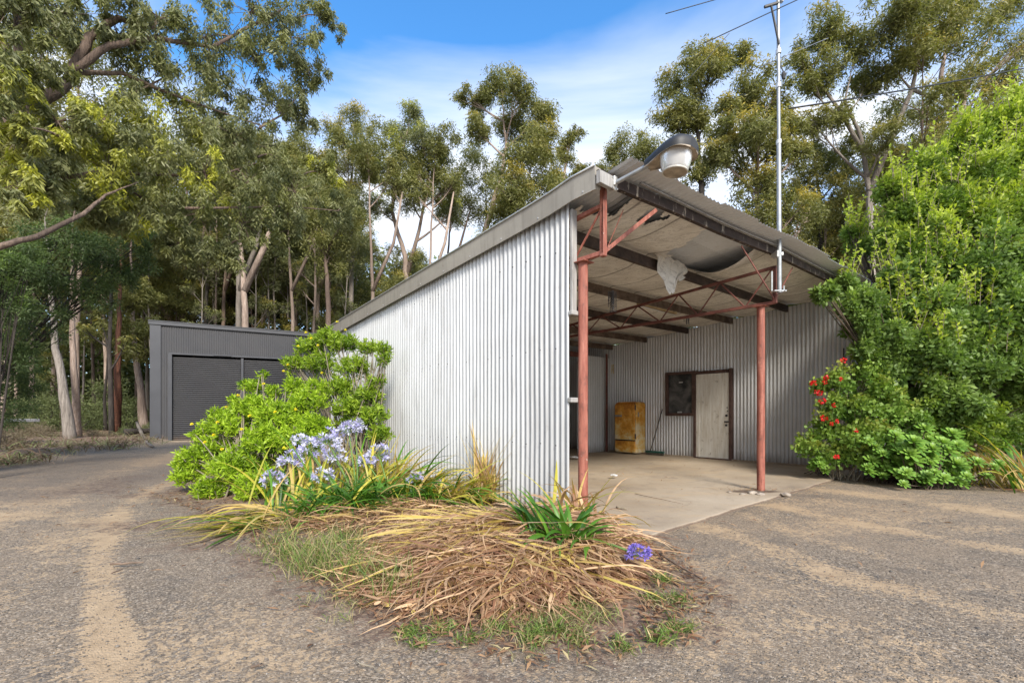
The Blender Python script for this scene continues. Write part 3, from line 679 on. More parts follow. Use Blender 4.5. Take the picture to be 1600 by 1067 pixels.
fr.cbox(S(DA0-.035,7.08,1.04),(.07,.09,2.1),dA,dB); fr.cbox(S(DA1+.02,7.08,1.04),(.06,.09,2.1),dA,dB)
fr.cbox(S((DA0+DA1)/2,7.08,2.035),(DA1-DA0-.02,.088,.07),dA,dB); fr.cbox(S((DA0+DA1)/2,7.06,.02),(DA1-DA0,.12,.035),dA,dB)
fr.build('door_frame',M['timber_brown'],shed)
wn=MB()
wn.cbox(S(WA1-.02,7.078,1.55),(.075,.09,1.08),dA,dB); wn.cbox(S(WA0+.03,7.078,1.55),(.05,.086,1.08),dA,dB)
for z,h_ in ((2.055,.065),(1.045,.07)): wn.cbox(S((WA0+WA1)/2,7.076,z),(WA1-WA0+.02,.10,h_),dA,dB)
win=wn.build('window',M['timber_brown'],shed)
wn=MB(); wn.box(S((WA0+WA1)/2,7.09,1.55),(WA1-WA0-.06,.006,.95),dA,dB); wn.build('pane',M['glass'],win)
wn=MB(); wn.cbox(S((WA0+WA1)/2+.02,7.083,1.09),(.12,.008,.05),dA,dB); wn.build('sticker',M['paper'],win); wn=MB(); wn.box(S((WA0+WA1)/2-.01,7.083,1.83),(.10,.006,.025),dA,dB); wn.build('sticker',M['paper'],win)
# sarking under the roof
na_,nb_=170,420
aa=np.linspace(-.68,4.8,na_); bbv=np.linspace(.12,7.08,nb_); A_,B_=np.meshgrid(aa,bbv,indexing='ij')
pl=np.array([-.68,.35,1.47,2.52,3.67,4.75,5.9]); k_=np.clip(np.searchsorted(pl,A_)-1,0,5); tt=(A_-pl[k_])/(pl[k_+1]-pl[k_])
arch=np.sin(np.pi*np.clip(tt,0,1))
Zs=roofz(A_,B_)-.05-arch*(.045+.05*fbm(A_*.7,B_*.9,3.))-(fbm(A_*3,B_*3,2.)-.5)*.03
seam=np.abs(((B_+.35)%1.35)-.0); Zs+=.018*np.exp(-(seam/.04)**2)
sagz=np.exp(-((B_-3.02)/.30)**2)*(B_>2.98)*arch*(A_<.35)*.13; Zs-=sagz
nzz=(fbm(A_*4,B_*4,7.)-.5)
hole1=((B_+nzz*.6-.35*(tt-.3)>1.95)&(B_<2.99)&(A_<.34)&(tt+nzz*.15>.0))
hole2=((B_+nzz*.8)<.62-.0*A_)&(A_+nzz*.7<-.10)
hole3=((np.hypot(A_+.35,(B_-.95)*.8)+nzz*.5)<.16)
hole4=(A_>3.7)&((B_+nzz*2)<4.2)
gap=(seam<.012)&(fbm(A_*1.3,B_*.7,11.)>.47)
hole5=A_<(-.36-.095*np.clip(B_,0,3.3)-.018*np.clip(B_-3.3,0,9))
kill=(hole5|hole1|hole2|hole3|hole4|gap)[:-1,:-1]
V=np.stack([C0.x+dA.x*A_+dB.x*B_,C0.y+dA.y*A_+dB.y*B_,Zs],-1); ix=np.arange(na_*nb_).reshape(na_,nb_)
Fq=np.stack([ix[:-1,:-1],ix[:-1,1:],ix[1:,1:],ix[1:,:-1]],-1)[~kill]
link('insulation_lining',npmesh('insulation_lining',V.reshape(-1,3),Fq.reshape(-1,4),{'seam':(np.exp(-(np.abs(((B_+.35+.02*np.sin(A_*4))%.675)-.33)/.018)**2)).ravel()},smooth=True),M['sarking'],shed)
# torn flap hanging from the second purlin
n1,n2=22,26; U,T=np.meshgrid(np.linspace(0,1,n1),np.linspace(0,1,n2),indexing='ij')
ln=.50*(.72+.28*np.sin(U*4.2+.3))*(.85+.3*vnoise(U*9,0*U)); wdt=.86-.30*T
bbf=1.98+.13*T+U*wdt+.03*np.sin(T*9+U*4); aaf=.300-.035*np.abs(np.sin(T*5+U*9))-.06*T; zf=3.24-T*ln+.02*np.sin(U*20+T*6)
Pf=np.stack([C0.x+dA.x*aaf+dB.x*bbf,C0.y+dA.y*aaf+dB.y*bbf,zf],-1); ix=np.arange(n1*n2).reshape(n1,n2)
Fq=np.stack([ix[:-1,:-1],ix[:-1,1:],ix[1:,1:],ix[1:,:-1]],-1).reshape(-1,4)
o=link('torn_lining',npmesh('torn_lining',Pf.reshape(-1,3),Fq,smooth=True),M['sarking'],shed); o['label']='torn flap of foil lining hanging from a purlin'
# slab
mb=MB(); V=[]; rs=np.concatenate([np.linspace(-.9,.6,40),np.linspace(.7,6.8,40)]); cs=np.linspace(0,7.06,150)
sl_=[]
for a in rs:
    for b in cs:
        e=(fbm(b*2.2,3.1)-.5)*.05 if a<-.85 else 0
        sl_.append(tuple(S(a+float(e),b,.012 if (a>-.85) else .008)))
ix=np.arange(len(rs)*len(cs)).reshape(len(rs),len(cs)); Fq=np.stack([ix[:-1,:-1],ix[:-1,1:],ix[1:,1:],ix[1:,:-1]],-1).reshape(-1,4)[:,::-1]
sV=np.array(sl_); ed=sV[:len(cs)].copy(); ed2=ed.copy(); ed2[:,2]=-.03; n0=len(sV)
Fe=np.array([[i,i+1,n0+i+1,n0+i] for i in range(len(cs)-1)])
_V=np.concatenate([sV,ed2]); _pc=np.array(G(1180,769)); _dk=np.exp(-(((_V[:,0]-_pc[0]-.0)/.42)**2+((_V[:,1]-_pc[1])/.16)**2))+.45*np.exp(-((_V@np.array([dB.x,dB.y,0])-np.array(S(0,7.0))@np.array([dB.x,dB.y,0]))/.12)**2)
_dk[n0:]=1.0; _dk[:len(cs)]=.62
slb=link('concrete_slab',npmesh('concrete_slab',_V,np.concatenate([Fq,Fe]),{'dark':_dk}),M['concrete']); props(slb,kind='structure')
# ================================================================= DARK SHED
du=Vector((.9,.435,0)).normalized(); dn=Vector((du.y,-du.x,0)); D0=Vector((-13.55,17.4,0))
def D(s,n=0,z=0): p=D0+du*s+dn*n; p.z=z; return p
dk=empty('garage',D0,'charcoal corrugated garage with closed slatted roller doors','garage')
DL=7.6; zt=lambda s:4.46-.012*s
corrwall('front_wall',D(.3),D(DL),lambda s:.02,lambda s:zt(s),M['dark_iron'],dk,nrmdir=dn,per=8,amp=.011,holes=lambda s,z:(s+.3>.66)&(s+.3<5.32)&(z<3.32),rows=60,warp=.002)
corrwall('end_wall',D(0,-.03),D(0,-8),lambda s:.02,lambda s:4.4,M['dark_iron'],dk,nrmdir=-du,per=6,amp=.009)
corrwall('rear_wall',D(0,-8),D(DL,-8),lambda s:.02,lambda s:4.4,M['dark_iron'],dk,nrmdir=-dn,per=6,amp=.009)
corrwall('end_wall',D(DL,0),D(DL,-8),lambda s:.02,lambda s:4.3,M['dark_iron'],dk,nrmdir=du,per=6,amp=.009)
mb=MB(); mb.add([D(-.05,.05,4.5),D(DL+.05,.05,4.42),D(DL+.05,-8.1,4.62),D(-.05,-8.1,4.7)],[(0,1,2,3)]); mb.build('roof',M['dark_iron'],dk)
mb=MB(); mb.cbox((D(0,.0,2.24)+D(.3,0,2.24))/2+dn*.012,(.34,.07,4.46),du,dn); mb.build('corner_trim',M['dark_trim'],dk)
mb=MB(); mb.bar(D(-.06,.03,4.47),D(DL+.06,.03,4.38),.10,.16,ch=.01); mb.bar(D(-.06,.085,4.54),D(DL+.06,.085,4.45),.03,.03); mb.build('fascia_gutter',M['dark_trim'],dk)
def rollers(s0,s1):
    mb=MB(); z=.04; n=0; st=.076
    rows=int(3.24/st)
    vs=[];fs=[]
    for k in range(rows*6+1):
        zz=.04+k*st/6; ph=(k%6)/6; o=-.07+.026*max(0,math.sin(ph*2*math.pi))-.022*(ph>.55)
        vs+=[D(s0,o,zz),D(s1,o,zz)]
    for k in range(rows*6): fs.append((2*k,2*k+1,2*k+3,2*k+2))
    mb.add(vs,fs); return mb.build('roller_door',M['dark_iron'],dk)
rollers(.66,2.92)['label']='left roller door of the charcoal garage'; rollers(3.04,5.32)['label']='right roller door of the charcoal garage'
mb=MB()
mb.cbox(D(.60,.02,1.66),(.13,.07,3.3),du,dn); mb.cbox(D(5.38,.02,1.66),(.13,.07,3.3),du,dn); mb.cbox(D(2.98,-.03,1.64),(.09,.09,3.27),du,dn); mb.cbox(D(2.99,.012,3.34),(4.9,.055,.07),du,dn)
mb.build('door_frame',M['dark_trim'],dk)
mb=MB(); mb.cbox(D(2.3,.05,3.35),(.6,.03,.05),du,dn); mb.build('door_stop',M['dark_trim'],dk)
mb=MB(); mb.box(D(3.0,.2,.012),(5.2,.7,.03),du,dn); props(mb.build('threshold_slab',M['concrete']),kind='structure')
# ================================================================= THINGS IN AND ON THE SHED
# refrigerator: local frame, origin at base centre; front faces -dB
fc=S(4.05,6.86,.02)
fr=empty('refrigerator',fc,'rusty cream round-cornered refrigerator standing against the iron wall','refrigerator')
def rbox(mb,c,sz,X,Y,rad,n=6,z0=0,z1=1,topr=0.09):
    # vertical prism with rounded top edges, built as a loft of rounded rectangles
    hx,hy=sz[0]/2,sz[1]/2; H=z1-z0; rings=[]
    lv=[(0,0.012),(.02,0)]+[(H-topr,0)]+[(H-topr+topr*math.sin(t_),topr*(1-math.cos(t_))) for t_ in np.linspace(.25,math.pi/2,6)]
    vs=[];m=0
    for (z,ins) in lv:
        ring=[]; r=max(rad-ins*.3,.01)
        ax,ay=hx-ins,hy-ins*.6
        for (sx,sy,a0) in ((1,1,0),(-1,1,90),(-1,-1,180),(1,-1,270)):
            for q in range(n+1):
                an=R(a0+90*q/n); ring.append((sx*(ax-r)+r*math.cos(an),sy*(ay-r)+r*math.sin(an)))
        m=len(ring)
        for (x,y) in ring: vs.append(Vector(c)+X*x+Y*y+Vector((0,0,z0+z)))
    fs=[]
    for i in range(len(lv)-1):
        for k in range(m): fs.append((i*m+k,i*m+(k+1)%m,(i+1)*m+(k+1)%m,(i+1)*m+k))
    fs.append(tuple((len(lv)-1)*m+k for k in range(m))); fs.append(tuple(range(m))[::-1]); mb.add(vs,fs)
mb=MB(); rbox(mb,fc,(.64,.44),dA,dB,.035,z0=.03,z1=1.35); mb.build('cabinet',M['fridge_side'],fr,True,50)
mb=MB(); mb.box(fc-dB*.2215+Vector((0,0,.68)),(.60,.012,1.26),dA,dB); mb.box(fc-dB*.245+Vector((0,0,.352)),(.61,.03,.03),dA,dB); mb.build('door_gasket',M['black'],fr)
mb=MB(); rbox(mb,fc-dB*.250,(.62,.055),dA,dB,.025,z0=.37,z1=1.32,topr=.08); dd=mb.build('door',M['fridge'],fr,True,50)
mb=MB(); rbox(mb,fc-dB*.240,(.62,.050),dA,dB,.02,z0=.05,z1=.335,topr=.012); mb.build('drawer_front',M['fridge'],fr,True,50)
mb=MB(); mb.tube([fc-dB*.285+dA*.30+Vector((0,0,.99)),fc-dB*.31+dA*.27+Vector((0,0,.99)),fc-dB*.31+dA*.13+Vector((0,0,.985)),fc-dB*.28+dA*.09+Vector((0,0,.98))],[.02,.018,.014,.012],8); mb.box(fc-dB*.279+dA*.2+Vector((0,0,.985)),(.25,.01,.045),dA,dB); mb.build('handle',M['chrome'],dd,True,40)
mb=MB()
for z in (1.2,.46): mb=MB(); mb.cbox(fc-dB*.25-dA*.318+Vector((0,0,z)),(.02,.05,.13),dA,dB); mb.build('hinge',M['timber_brown'],dd)
mb=MB(); mb.cbox(fc-dB*.12-dA*.323+Vector((0,0,1.02)),(.006,.05,.12),dA,dB); mb.build('label_plate',M['chrome'],fr)
# broom
bp=S(3.35,6.9,.02)
br=empty('broom',bp,'dark handled broom with a green head leaning on the iron wall beside the refrigerator','broom')
mb=MB(); mb.tube([bp+dA*.14+Vector((0,0,.06)),S(3.24,7.07,1.18)],.012,8); mb.build('handle',M['broomstick'],br,True)
mb=MB(); mb.cbox(bp+Vector((0,0,.075)),(.52,.07,.05),dA,dB,ch=.01); mb.build('head',M['green_plastic'],br)
mb=MB(); mb.cbox(bp+Vector((0,0,.028)),(.5,.06,.05),dA,dB,ch=.004); mb.build('bristle_block',M['bristle'],br)
# mast
ms=empty('antenna_mast',S(-.83,3.22,2.72),'tall thin galvanised pole clamped to the front beam and rising above the roof','mast')
p0=S(-.83,3.22,2.68)
mb=MB(); top=p0+Vector((-.02,.0,4.6)); mid=p0+Vector((-.008,0,2.0))
mb.tube([p0,mid],.027,14); mb.tube([mid,top],.021,14); mb.lathe([(.030,0),(.030,.05),(.023,.06)],mid-Vector((0,0,.03))); 
mb.build('pole',M['steel'],ms,True,40)
mb=MB()
for z in (2.0,2.75,3.2): mb.lathe([(.026,-.03),(.034,-.025),(.034,.025),(.026,.03)],p0.lerp(top,z/4.6),n=12)
mb.build('pole_ring',M['alu'],ms); mb=MB(); mb.cbox(p0+Vector((0,.05,.52)),(.12,.10,.05)); mb.build('clamp',M['alu'],ms); mb=MB(); mb.cbox(p0+Vector((-.05,-.01,.5)),(.03,.10,.09)); mb.build('clamp',M['alu'],ms); mb=MB(); mb.cbox(p0+Vector((.0,.0,.02)),(.16,.06,.02)); mb.cbox(p0+Vector((.03,.0,.0)),(.03,.2,.02)); mb.tube([p0+Vector((-.1,0,.02)),p0+Vector((-.1,.0,.28))],.012,6); mb.tube([p0+Vector((.06,0,.03)),p0+Vector((.06,0,.09))],.008,6)
mb.build('clamp',M['alu'],ms)
q=p0.lerp(top,3.28/4.6)
mb=MB(); mb.tube([q+Vector((-.01,-.03,0)),q+Vector((-.12,-.05,.48))],.014,8); mb.cbox(q+Vector((-.12,-.05,.50)),(.20,.03,.035),Vector((.95,0,.3)),Vector((0,1,0)),Vector((-.3,0,.95))); mb.build('stay_arm',M['black_plastic'],ms)
mb=MB(); mb.cbox(q+Vector((-.08,-.05,.72)),(.09,.06,.13)); mb.cbox(q+Vector((.03,-.03,.60)),(.03,.05,.10)); mb.build('bracket',M['steel'],ms)
mb=MB(); mb.lathe([(.0,.07),(.02,.07),(.03,.03),(.02,-.02),(0,-.03)],q+Vector((.07,0,-.42)),n=10); mb.tube([q+Vector((.07,0,-.35)),q+Vector((.0,0,-.2))],.008,6); mb.build('insulator',M['black_plastic'],ms)
# wires
def wire(pts,r,mat,label,name='overhead_wire',sag=.0,cat='wire'):
    pts=[Vector(p) for p in pts]; P_=[]
    for a,b in zip(pts[:-1],pts[1:]):
        for k in range(9):
            t_=k/9; P_.append(a.lerp(b,t_)-Vector((0,0,sag*4*t_*(1-t_))))
    P_.append(pts[-1]); mb=MB(); mb.tube(P_,r,6); o=mb.build(name,M[mat],None,True); props(o,label,cat); return o
wire([W(1233,170,6.4),W(1650,97,9)],.011,'cable','thick black cable running from the mast over the green shrub',sag=.03)
wire([W(1100,68,5.9),W(1203,20,6.1),W(1290,-20,6.4)],.006,'cable','dark thin line passing the top of the mast')
wire([W(1040,22,9),W(1135,-5,9)],.008,'cable','short dark wire crossing the open blue sky above the lamp')
wire([W(1165,115,7.5),W(1224,89,6.2),W(1294,60,8)],.005,'wire','pale thin stay wire tied to the mast below its top')
wire([W(1078,122,8),W(1140,52,7.0)],.005,'wire','pale thin wire crossing the olive gum crown')
wire([W(995,210,9),W(1032,165,9),W(940,262,4.6)][:2]+[W(1032,165,9)][:0],.003,'wire','faint thin wire rising above the barge corner')
# yard light
la=S(-.44,.13,3.27)
yl=empty('yard_light',la,'grey yard lamp with a ribbed clear bowl on a short pole at the roof corner','lamp')
mb=MB(); mb.cbox(la-dA*.012,(.02,.10,.12),dA,dB); mb.cbox(la-dA*.03+Vector((0,0,.02)),(.03,.05,.09),dA,dB); 
for sx in (-1,1):
    for z in (-.045,.045): mb.lathe([(0,.012),(.01,.012),(.01,0)],la-dA*.022+dB*(.038*sx)+Vector((0,0,z)),-dA,6)
mb.build('bracket',M['alu'],yl)
e0=la-dA*.03+Vector((0,0,-.0)); e1=W(1014,258,4.22)
mb=MB(); mb.tube([e0,e0.lerp(e1,.1),e1,e1+(e1-e0)*.2],.021,12); mb.build('arm',M['steel'],yl,True,50)
ex=(W(1086,226,3.86)-e1); HL=ex.length; ex.normalize(); side=ex.cross(Vector((0,0,1))).normalized(); 
side=(side+Vector((0,0,.06))).normalized(); side=(side-ex*side.dot(ex)).normalized(); up=side.cross(ex).normalized()
if up.z<0: up=-up
def headring(s,k,hgt):
    # half width of the housing along its length
    return s,k,hgt
n=26; outl=[]
for i in range(n+1):
    t_=i/n; x=t_*HL*1.02; w_=.045+.115*math.sin(min(1,t_*1.25)*math.pi/2)**1.3
    if t_>.8: w_*=math.sqrt(max(0,1-((t_-.8)/.2)**2*.92))
    outl.append((x,w_))
def hp(x,y,z): return e1-ex*.02+ex*x+side*y+up*z
vs=[];fs=[];prof=[(1.0,-.028),(1.03,.0),(1.0,.03),(.8,.062),(.4,.082),(0,.088)]
cols=[]
for (x,w_) in outl:
    c_=[]
    for (k,z) in prof: c_.append(hp(x,w_*k,z*(.55+.6*w_/.16)))
    for (k,z) in prof[::-1][1:]: c_.append(hp(x,-w_*k,z*(.55+.6*w_/.16)))
    cols.append(c_)
m_=len(cols[0])
for c_ in cols: vs+=c_
for i in range(n):
    for k in range(m_-1): fs.append((i*m_+k,i*m_+k+1,(i+1)*m_+k+1,(i+1)*m_+k))
fs.append(tuple(range(m_))); fs.append(tuple(n*m_+k for k in range(m_))[::-1])
mb=MB(); mb.add(vs,fs); mb.build('housing',M['black_plastic'],yl,True,45)
vs=[];fs=[]
for (x,w_) in outl: vs+=[hp(x,w_*.97,-.018),hp(x,-w_*.97,-.018),hp(x,w_*1.0,-.034),hp(x,-w_*1.0,-.034)]
for i in range(n): fs+=[(i*4,i*4+4,i*4+5,i*4+1),(i*4+2,i*4+6,i*4+4,i*4),(i*4+3,i*4+1,i*4+5,i*4+7)]
mb=MB(); mb.add(vs,fs); mb.build('tray',M['beige'],yl)
lc=hp(HL*.66,0,-.02)
n=48; prof=[(.128,0),(.130,-.02),(.124,-.07),(.112,-.12),(.104,-.142),(.098,-.15)]
vs=[];fs=[]
for (r_,h_) in prof:
    for k in range(n*2):
        a=math.pi*k/n; rr=r_*(1+(.012 if k%2 else 0)); vs.append(lc+up*h_+ex*(rr*math.cos(a))+side*(rr*math.sin(a)))
for i in range(len(prof)-1):
    for k in range(2*n): k2=(k+1)%(2*n); fs.append((i*2*n+k,(i+1)*2*n+k,(i+1)*2*n+k2,i*2*n+k2))
mb=MB(); mb.add(vs,fs); lb=mb.build('bowl',M['lens'],yl,True)
mb=MB(); mb.lathe([(0,-.150),(.012,-.152),(.085,-.146),(.10,-.149)],lc,up,32); mb.build('bowl_base',M['beige'],lb,True)
mb=MB(); mb.lathe([(.106,-.14),(.108,-.152),(.100,-.156),(.096,-.15)],lc,up,40); mb.lathe([(.128,.004),(.134,-.004),(.130,-.012)],lc,up,40); mb.build('bowl_rim',M['tube_white'],lb,True)
mb=MB(); mb.lathe([(0,-.03),(.03,-.035),(.045,-.07),(.04,-.10),(0,-.115)],lc,up,20); mb.build('bulb',M['tube_white'],lb,True)
# tube lights
for a,b,lab in ((1.5,4.05,'slim tube light with a pale timber batten near the middle of the ceiling'),(1.0,.75,'slim tube light with a pale timber batten close behind the corner post')):
    c=S(a,b,2.99 if b>2 else 2.76); tl=empty('tube_light',c,lab,'light')
    mb=MB(); mb.cbox(c,(.07,1.25,.045),dA,dB); mb.build('batten',M['wood_pale'],tl)
    mb=MB(); mb.tube([c-dB*.57-Vector((0,0,.045)),c+dB*.57-Vector((0,0,.045))],.014,8); mb.build('tube',M['tube_white'],tl,True)
# chains and bits on purlins
def chain(c,ln,n,lab,mat='chain',nm='chain'):
    mb=MB()
    for s_ in range(n):
        x=c+dB*random.uniform(-.05,.05)+dA*random.uniform(-.04,.04); z=0; l_=ln*random.uniform(.6,1)
        while z<l_:
            o=x+Vector((random.uniform(-.004,.004),random.uniform(-.004,.004),-z)); mb.tube([o,o+dB*.010-Vector((0,0,.02)),o-Vector((0,0,.042)),o-dB*.010-Vector((0,0,.02)),o],.0032,4,False); z+=.034
    o=mb.build(nm,M[mat]); props(o,lab,'chain' if nm=='chain' else 'cord'); return o
chain(W(957,455,6.1),.27,16,'bunch of dark chain hanging from a ceiling purlin near the corner post')
chain(W(1073,494,8.3),.12,10,'small tangle of chain hanging at the lower chord of the zigzag truss')
chain(W(957,569,12.3),.24,5,'yellow cord hanging on the iron wall above the refrigerator','yellow','hanging_cord')
# floor bits
def crumple(name,c,r,mat,lab,cat,flat=.5,group=None,n=1):
    import bmesh
    bm=bmesh.new(); bmesh.ops.create_icosphere(bm,subdivisions=3,radius=r)
    sd_=random.random()*9
    for v in bm.verts:
        k=.62+.75*float(vnoise(v.co.x/r*1.7+sd_,v.co.y/r*1.7,v.co.z/r*1.7)); v.co*=k; v.co.z*=flat
    me=bpy.data.meshes.new(name); bm.to_mesh(me); bm.free(); o=link(name,me,M[mat]); o.location=c; o.rotation_euler[2]=random.random()*6; return props(o,lab,cat,group)
crumple('paper_scrap',G(959,745,.04)+Vector((0,0,.03)),.05,'paper','crumpled white paper scrap on the concrete in front of the refrigerator','paper',.35)
crumple('paper_scrap',G(897,716,.04)+Vector((0,0,.03)),.12,'paper','pale flat scrap on the floor behind the corner post','paper',.2)
for i,(x,y,r,lab) in enumerate(((1160,771,.035,'small pale stone left of the free-standing post'),(1175,769,.06,'rounded beige stone beside the foot of the free-standing post'),(1188,771,.05,'beige stone touching the front of the free-standing post'),(1227,772,.06,'broad flat pale stone on the rusty soil right of the post'),(1140,768,.03,'smallest pale stone on the dark soil by the post'))):
    crumple('stone',G(x,y+3)+Vector((0,0,.02)),r,'stone_pale',lab,'stone',.45 if r<.08 else .18,'stones round the foot of the post')
def stick(px,lab,r=.008,z=.03,mat='stick'):
    P_=[G(x,y,z) for x,y in px]; P_=[P_[0].lerp(P_[1],t_)+Vector((random.uniform(-1,1)*.006,random.uniform(-1,1)*.012,0)) if 0<t_<1 else P_[0].lerp(P_[1],t_) for t_ in (0,.2,.4,.6,.8,1)]
    mb=MB(); mb.tube(P_,[r,r,r*.9,r*.8,r*.7,r*.4],6); props(mb.build('stick',M[mat],None,True),lab,'stick')
stick([(992,771),(1067,787)],'long thin stick lying on the concrete floor',.004)
stick([(963,792),(980,795)],'short pale stick on the concrete near the straw',.012,mat='twig_pale')
stick([(1025,862),(1110,912)],'thin brown stick on the gravel right of the lone violet flower')
stick([(172,881),(225,878)],'broken dark twig lying across the pale tyre track',.008)
stick([(392,1042),(412,1037)],'short dark twig on the gravel at the bottom of the yard',.006)
stick([(175,895),(192,888)],'short reddish twig just below the broken dark twig',.005)
stick([(555,1030),(600,1050)],'fine pale twig on the bottom gravel',.003,mat='twig_pale')
# ================================================================= TREES
def bez(a,b,c,n=7): return [a.lerp(b,i/n).lerp(b.lerp(c,i/n),i/n) for i in range(n+1)]
def gum(name,label,lobes,trunkpts,tr,bark,leaf,loc,npl=900,L=.16,Wd=.035,young=.25,cat='tree',group=None,hang=.6,near=False,sub=13,sr=.52,seed=1,limbr=.22,twigs=True,extra_limbs=()):
    """lobes: (Vector centre, radius). trunkpts: world Vectors from the ground up. Everything built in world space under an Empty."""
    rg=np.random.default_rng(seed); rd=random.Random(seed)
    root=empty(name,loc,label,cat,group)
    mb=MB(); n=len(trunkpts); rad=[tr*(1-.90*(i/(n-1))**1.1)+(tr*.18 if i==0 else 0) for i in range(n)]
    # densify the trunk
    P_=[];Rr=[]
    for i in range(n-1):
        for k in range(4):
            t_=k/4; q=trunkpts[i].lerp(trunkpts[i+1],t_); 
            if i or k: q=q+Vector((rd.uniform(-1,1),rd.uniform(-1,1),0))*tr*.18
            P_.append(q); Rr.append(rad[i]*(1-t_)+rad[i+1]*t_)
    P_.append(trunkpts[-1]); Rr.append(rad[-1])
    mb.tube(P_,Rr,10,True,.05)
    cand=list(zip(P_,Rr))
    for el_ in extra_limbs:
        for (pa,ra),(pb,rb) in zip(list(zip(*el_))[:-1],list(zip(*el_))[1:]):
            for k in range(4): cand.append((pa.lerp(pb,k/4),ra*(1-k/4)+rb*k/4))
    C_=[];RR=[];YY=[]
    for (c,r) in lobes:
        # attach somewhere below the lobe, along the trunk
        best=None
        for i,(q,_) in enumerate(cand):
            dz=c.z-q.z
            if dz<r*.4: continue
            hd=math.hypot(c.x-q.x,c.y-q.y); sc_=abs(dz-(hd*.8+r*.6))+(hd)*.35
            if best is None or sc_<best[0]: best=(sc_,i)
        i=best[1] if best else len(P_)-1
        a=cand[i][0]; mid=a.lerp(c,.5)+Vector((rd.uniform(-.1,.1),rd.uniform(-.1,.1),-.10))*(c-a).length
        ln=(c-a).length; r0=min(cand[i][1]*.75,.035+ln*.022*limbr/.38)
        pts=bez(a,mid,c,8); mb.tube(pts,[r0*(1-.75*k/8) for k in range(9)],6,False,.05)
        ns=sub; npl_=npl*1.9
        for s_ in range(ns):
            d=Vector(rg.normal(size=3)); d.normalize(); d.z=d.z*.95+.02
            cc=c+d*(r*rd.uniform(.3,1.15)); C_.append(cc); RR.append(r*sr*rd.uniform(.75,1.25)); 
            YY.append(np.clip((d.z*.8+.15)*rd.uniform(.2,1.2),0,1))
            if twigs:
                a2=pts[rd.choice((4,5,6,7,8))]; m2=a2.lerp(cc,.55)+Vector((0,0,-.12*r)); mb.tube(bez(a2,m2,cc,4),[r0*.3,r0*.25,r0*.2,r0*.14,r0*.08],4,False)
    for el_ in extra_limbs: mb.tube(el_[0],el_[1],7,True,.06)
    mb.build('trunk',M[bark],root,True)
    RR=np.array(RR); per=np.maximum(8,npl*1.9/sub*(RR/RR.mean())**1.6).astype(int)
    P,idx,d=cloud(C_,RR,per,rg,1.0,.68)
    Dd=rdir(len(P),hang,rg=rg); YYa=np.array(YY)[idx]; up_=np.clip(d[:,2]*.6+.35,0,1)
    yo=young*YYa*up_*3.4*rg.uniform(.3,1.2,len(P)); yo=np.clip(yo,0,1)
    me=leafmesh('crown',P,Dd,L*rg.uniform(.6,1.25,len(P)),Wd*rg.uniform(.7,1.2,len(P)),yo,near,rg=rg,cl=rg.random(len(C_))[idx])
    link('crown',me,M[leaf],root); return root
def lob(lst,Y): return [(W(x,y,Y+dy),r*(Y+dy)/F) for (x,y,r,dy) in lst]
def tp(lst,Y): return [W(x,y,Y) for x,y in lst]
def gtp(gx,gy,lst,Y=None):
    g0=G(gx,gy); return [g0]+[W(x,y,Y or g0.y) for x,y in lst]
# --- skyline gums behind the silvery wall
Y=26; gum('gum_tree','tallest gum behind the silvery wall with a rounded crown against the clouds',lob([(782,128,30,0),(748,160,24,1),(812,150,26,-1),(845,178,26,0),(745,200,22,0),(800,205,28,1),(838,222,24,-1),(725,150,14,1)],Y),
  [G(735,680)*1.0]+tp([(738,480),(742,420),(768,330),(785,270),(790,220),(785,160)],Y)[0:],.26,'bark_pink','gum',W(735,685,Y)*1,1500,.21,.05,.45,seed=11)
Y=24; gum('gum_tree','dense leafy gum with golden tips right behind the silvery wall',lob([(825,250,40,0),(795,285,36,-1),(850,290,34,1),(812,320,38,0),(842,215,30,0),(785,345,34,1),(862,335,28,-1),(825,370,32,0),(770,390,28,0),(875,300,18,0)],Y),
  [G(800,690)]+tp([(802,480),(808,400),(815,330),(828,270)],Y),.2,'bark_brown','gum',W(800,690,Y),1500,.20,.055,.75,seed=12)
Y=27; gum('gum_tree','wispy grey gum with forked pale limbs left of the tallest gum',lob([(640,175,24,0),(612,205,26,1),(660,215,24,-1),(625,250,30,0),(668,262,26,0),(600,270,26,1),(690,240,18,0),(640,300,26,-1),(700,290,20,0),(705,330,20,1),(590,320,22,0)],Y),
  [G(640,676)]+tp([(637,520),(636,440),(632,400),(612,330),(625,260),(640,190)],Y),.24,'bark_pink','gum_grey',W(640,676,Y),1250,.20,.042,.85,seed=13,
  extra_limbs=(( tp([(636,430),(655,360),(668,290),(672,240)],Y),[.14,.10,.07,.04]),))
Y=29; gum('gum_tree','sparse feathery gum standing alone against the clouds left of centre',lob([(555,185,24,0),(525,205,22,0),(570,225,26,1),(540,250,26,-1),(510,250,22,0),(575,270,24,0),(548,300,24,0),(515,310,22,0)],Y),
  [G(548,675)]+tp([(548,500),(550,400),(546,320),(550,260),(553,200)],Y),.19,'bark_grey','gum_olive',W(548,675,Y),1200,.21,.04,.9,seed=14)
Y=23; gum('gum_tree','drooping dark gum hanging over the left end of the silvery wall',lob([(500,330,40,0),(530,360,30,0),(480,290,34,1),(515,400,28,0),(545,330,24,-1),(470,350,30,0)],Y),
  [G(520,690)]+tp([(515,560),(512,450),(505,380),(498,320)],Y),.18,'bark_brown','gum',W(520,690,Y),1300,.2,.05,.15,seed=15)
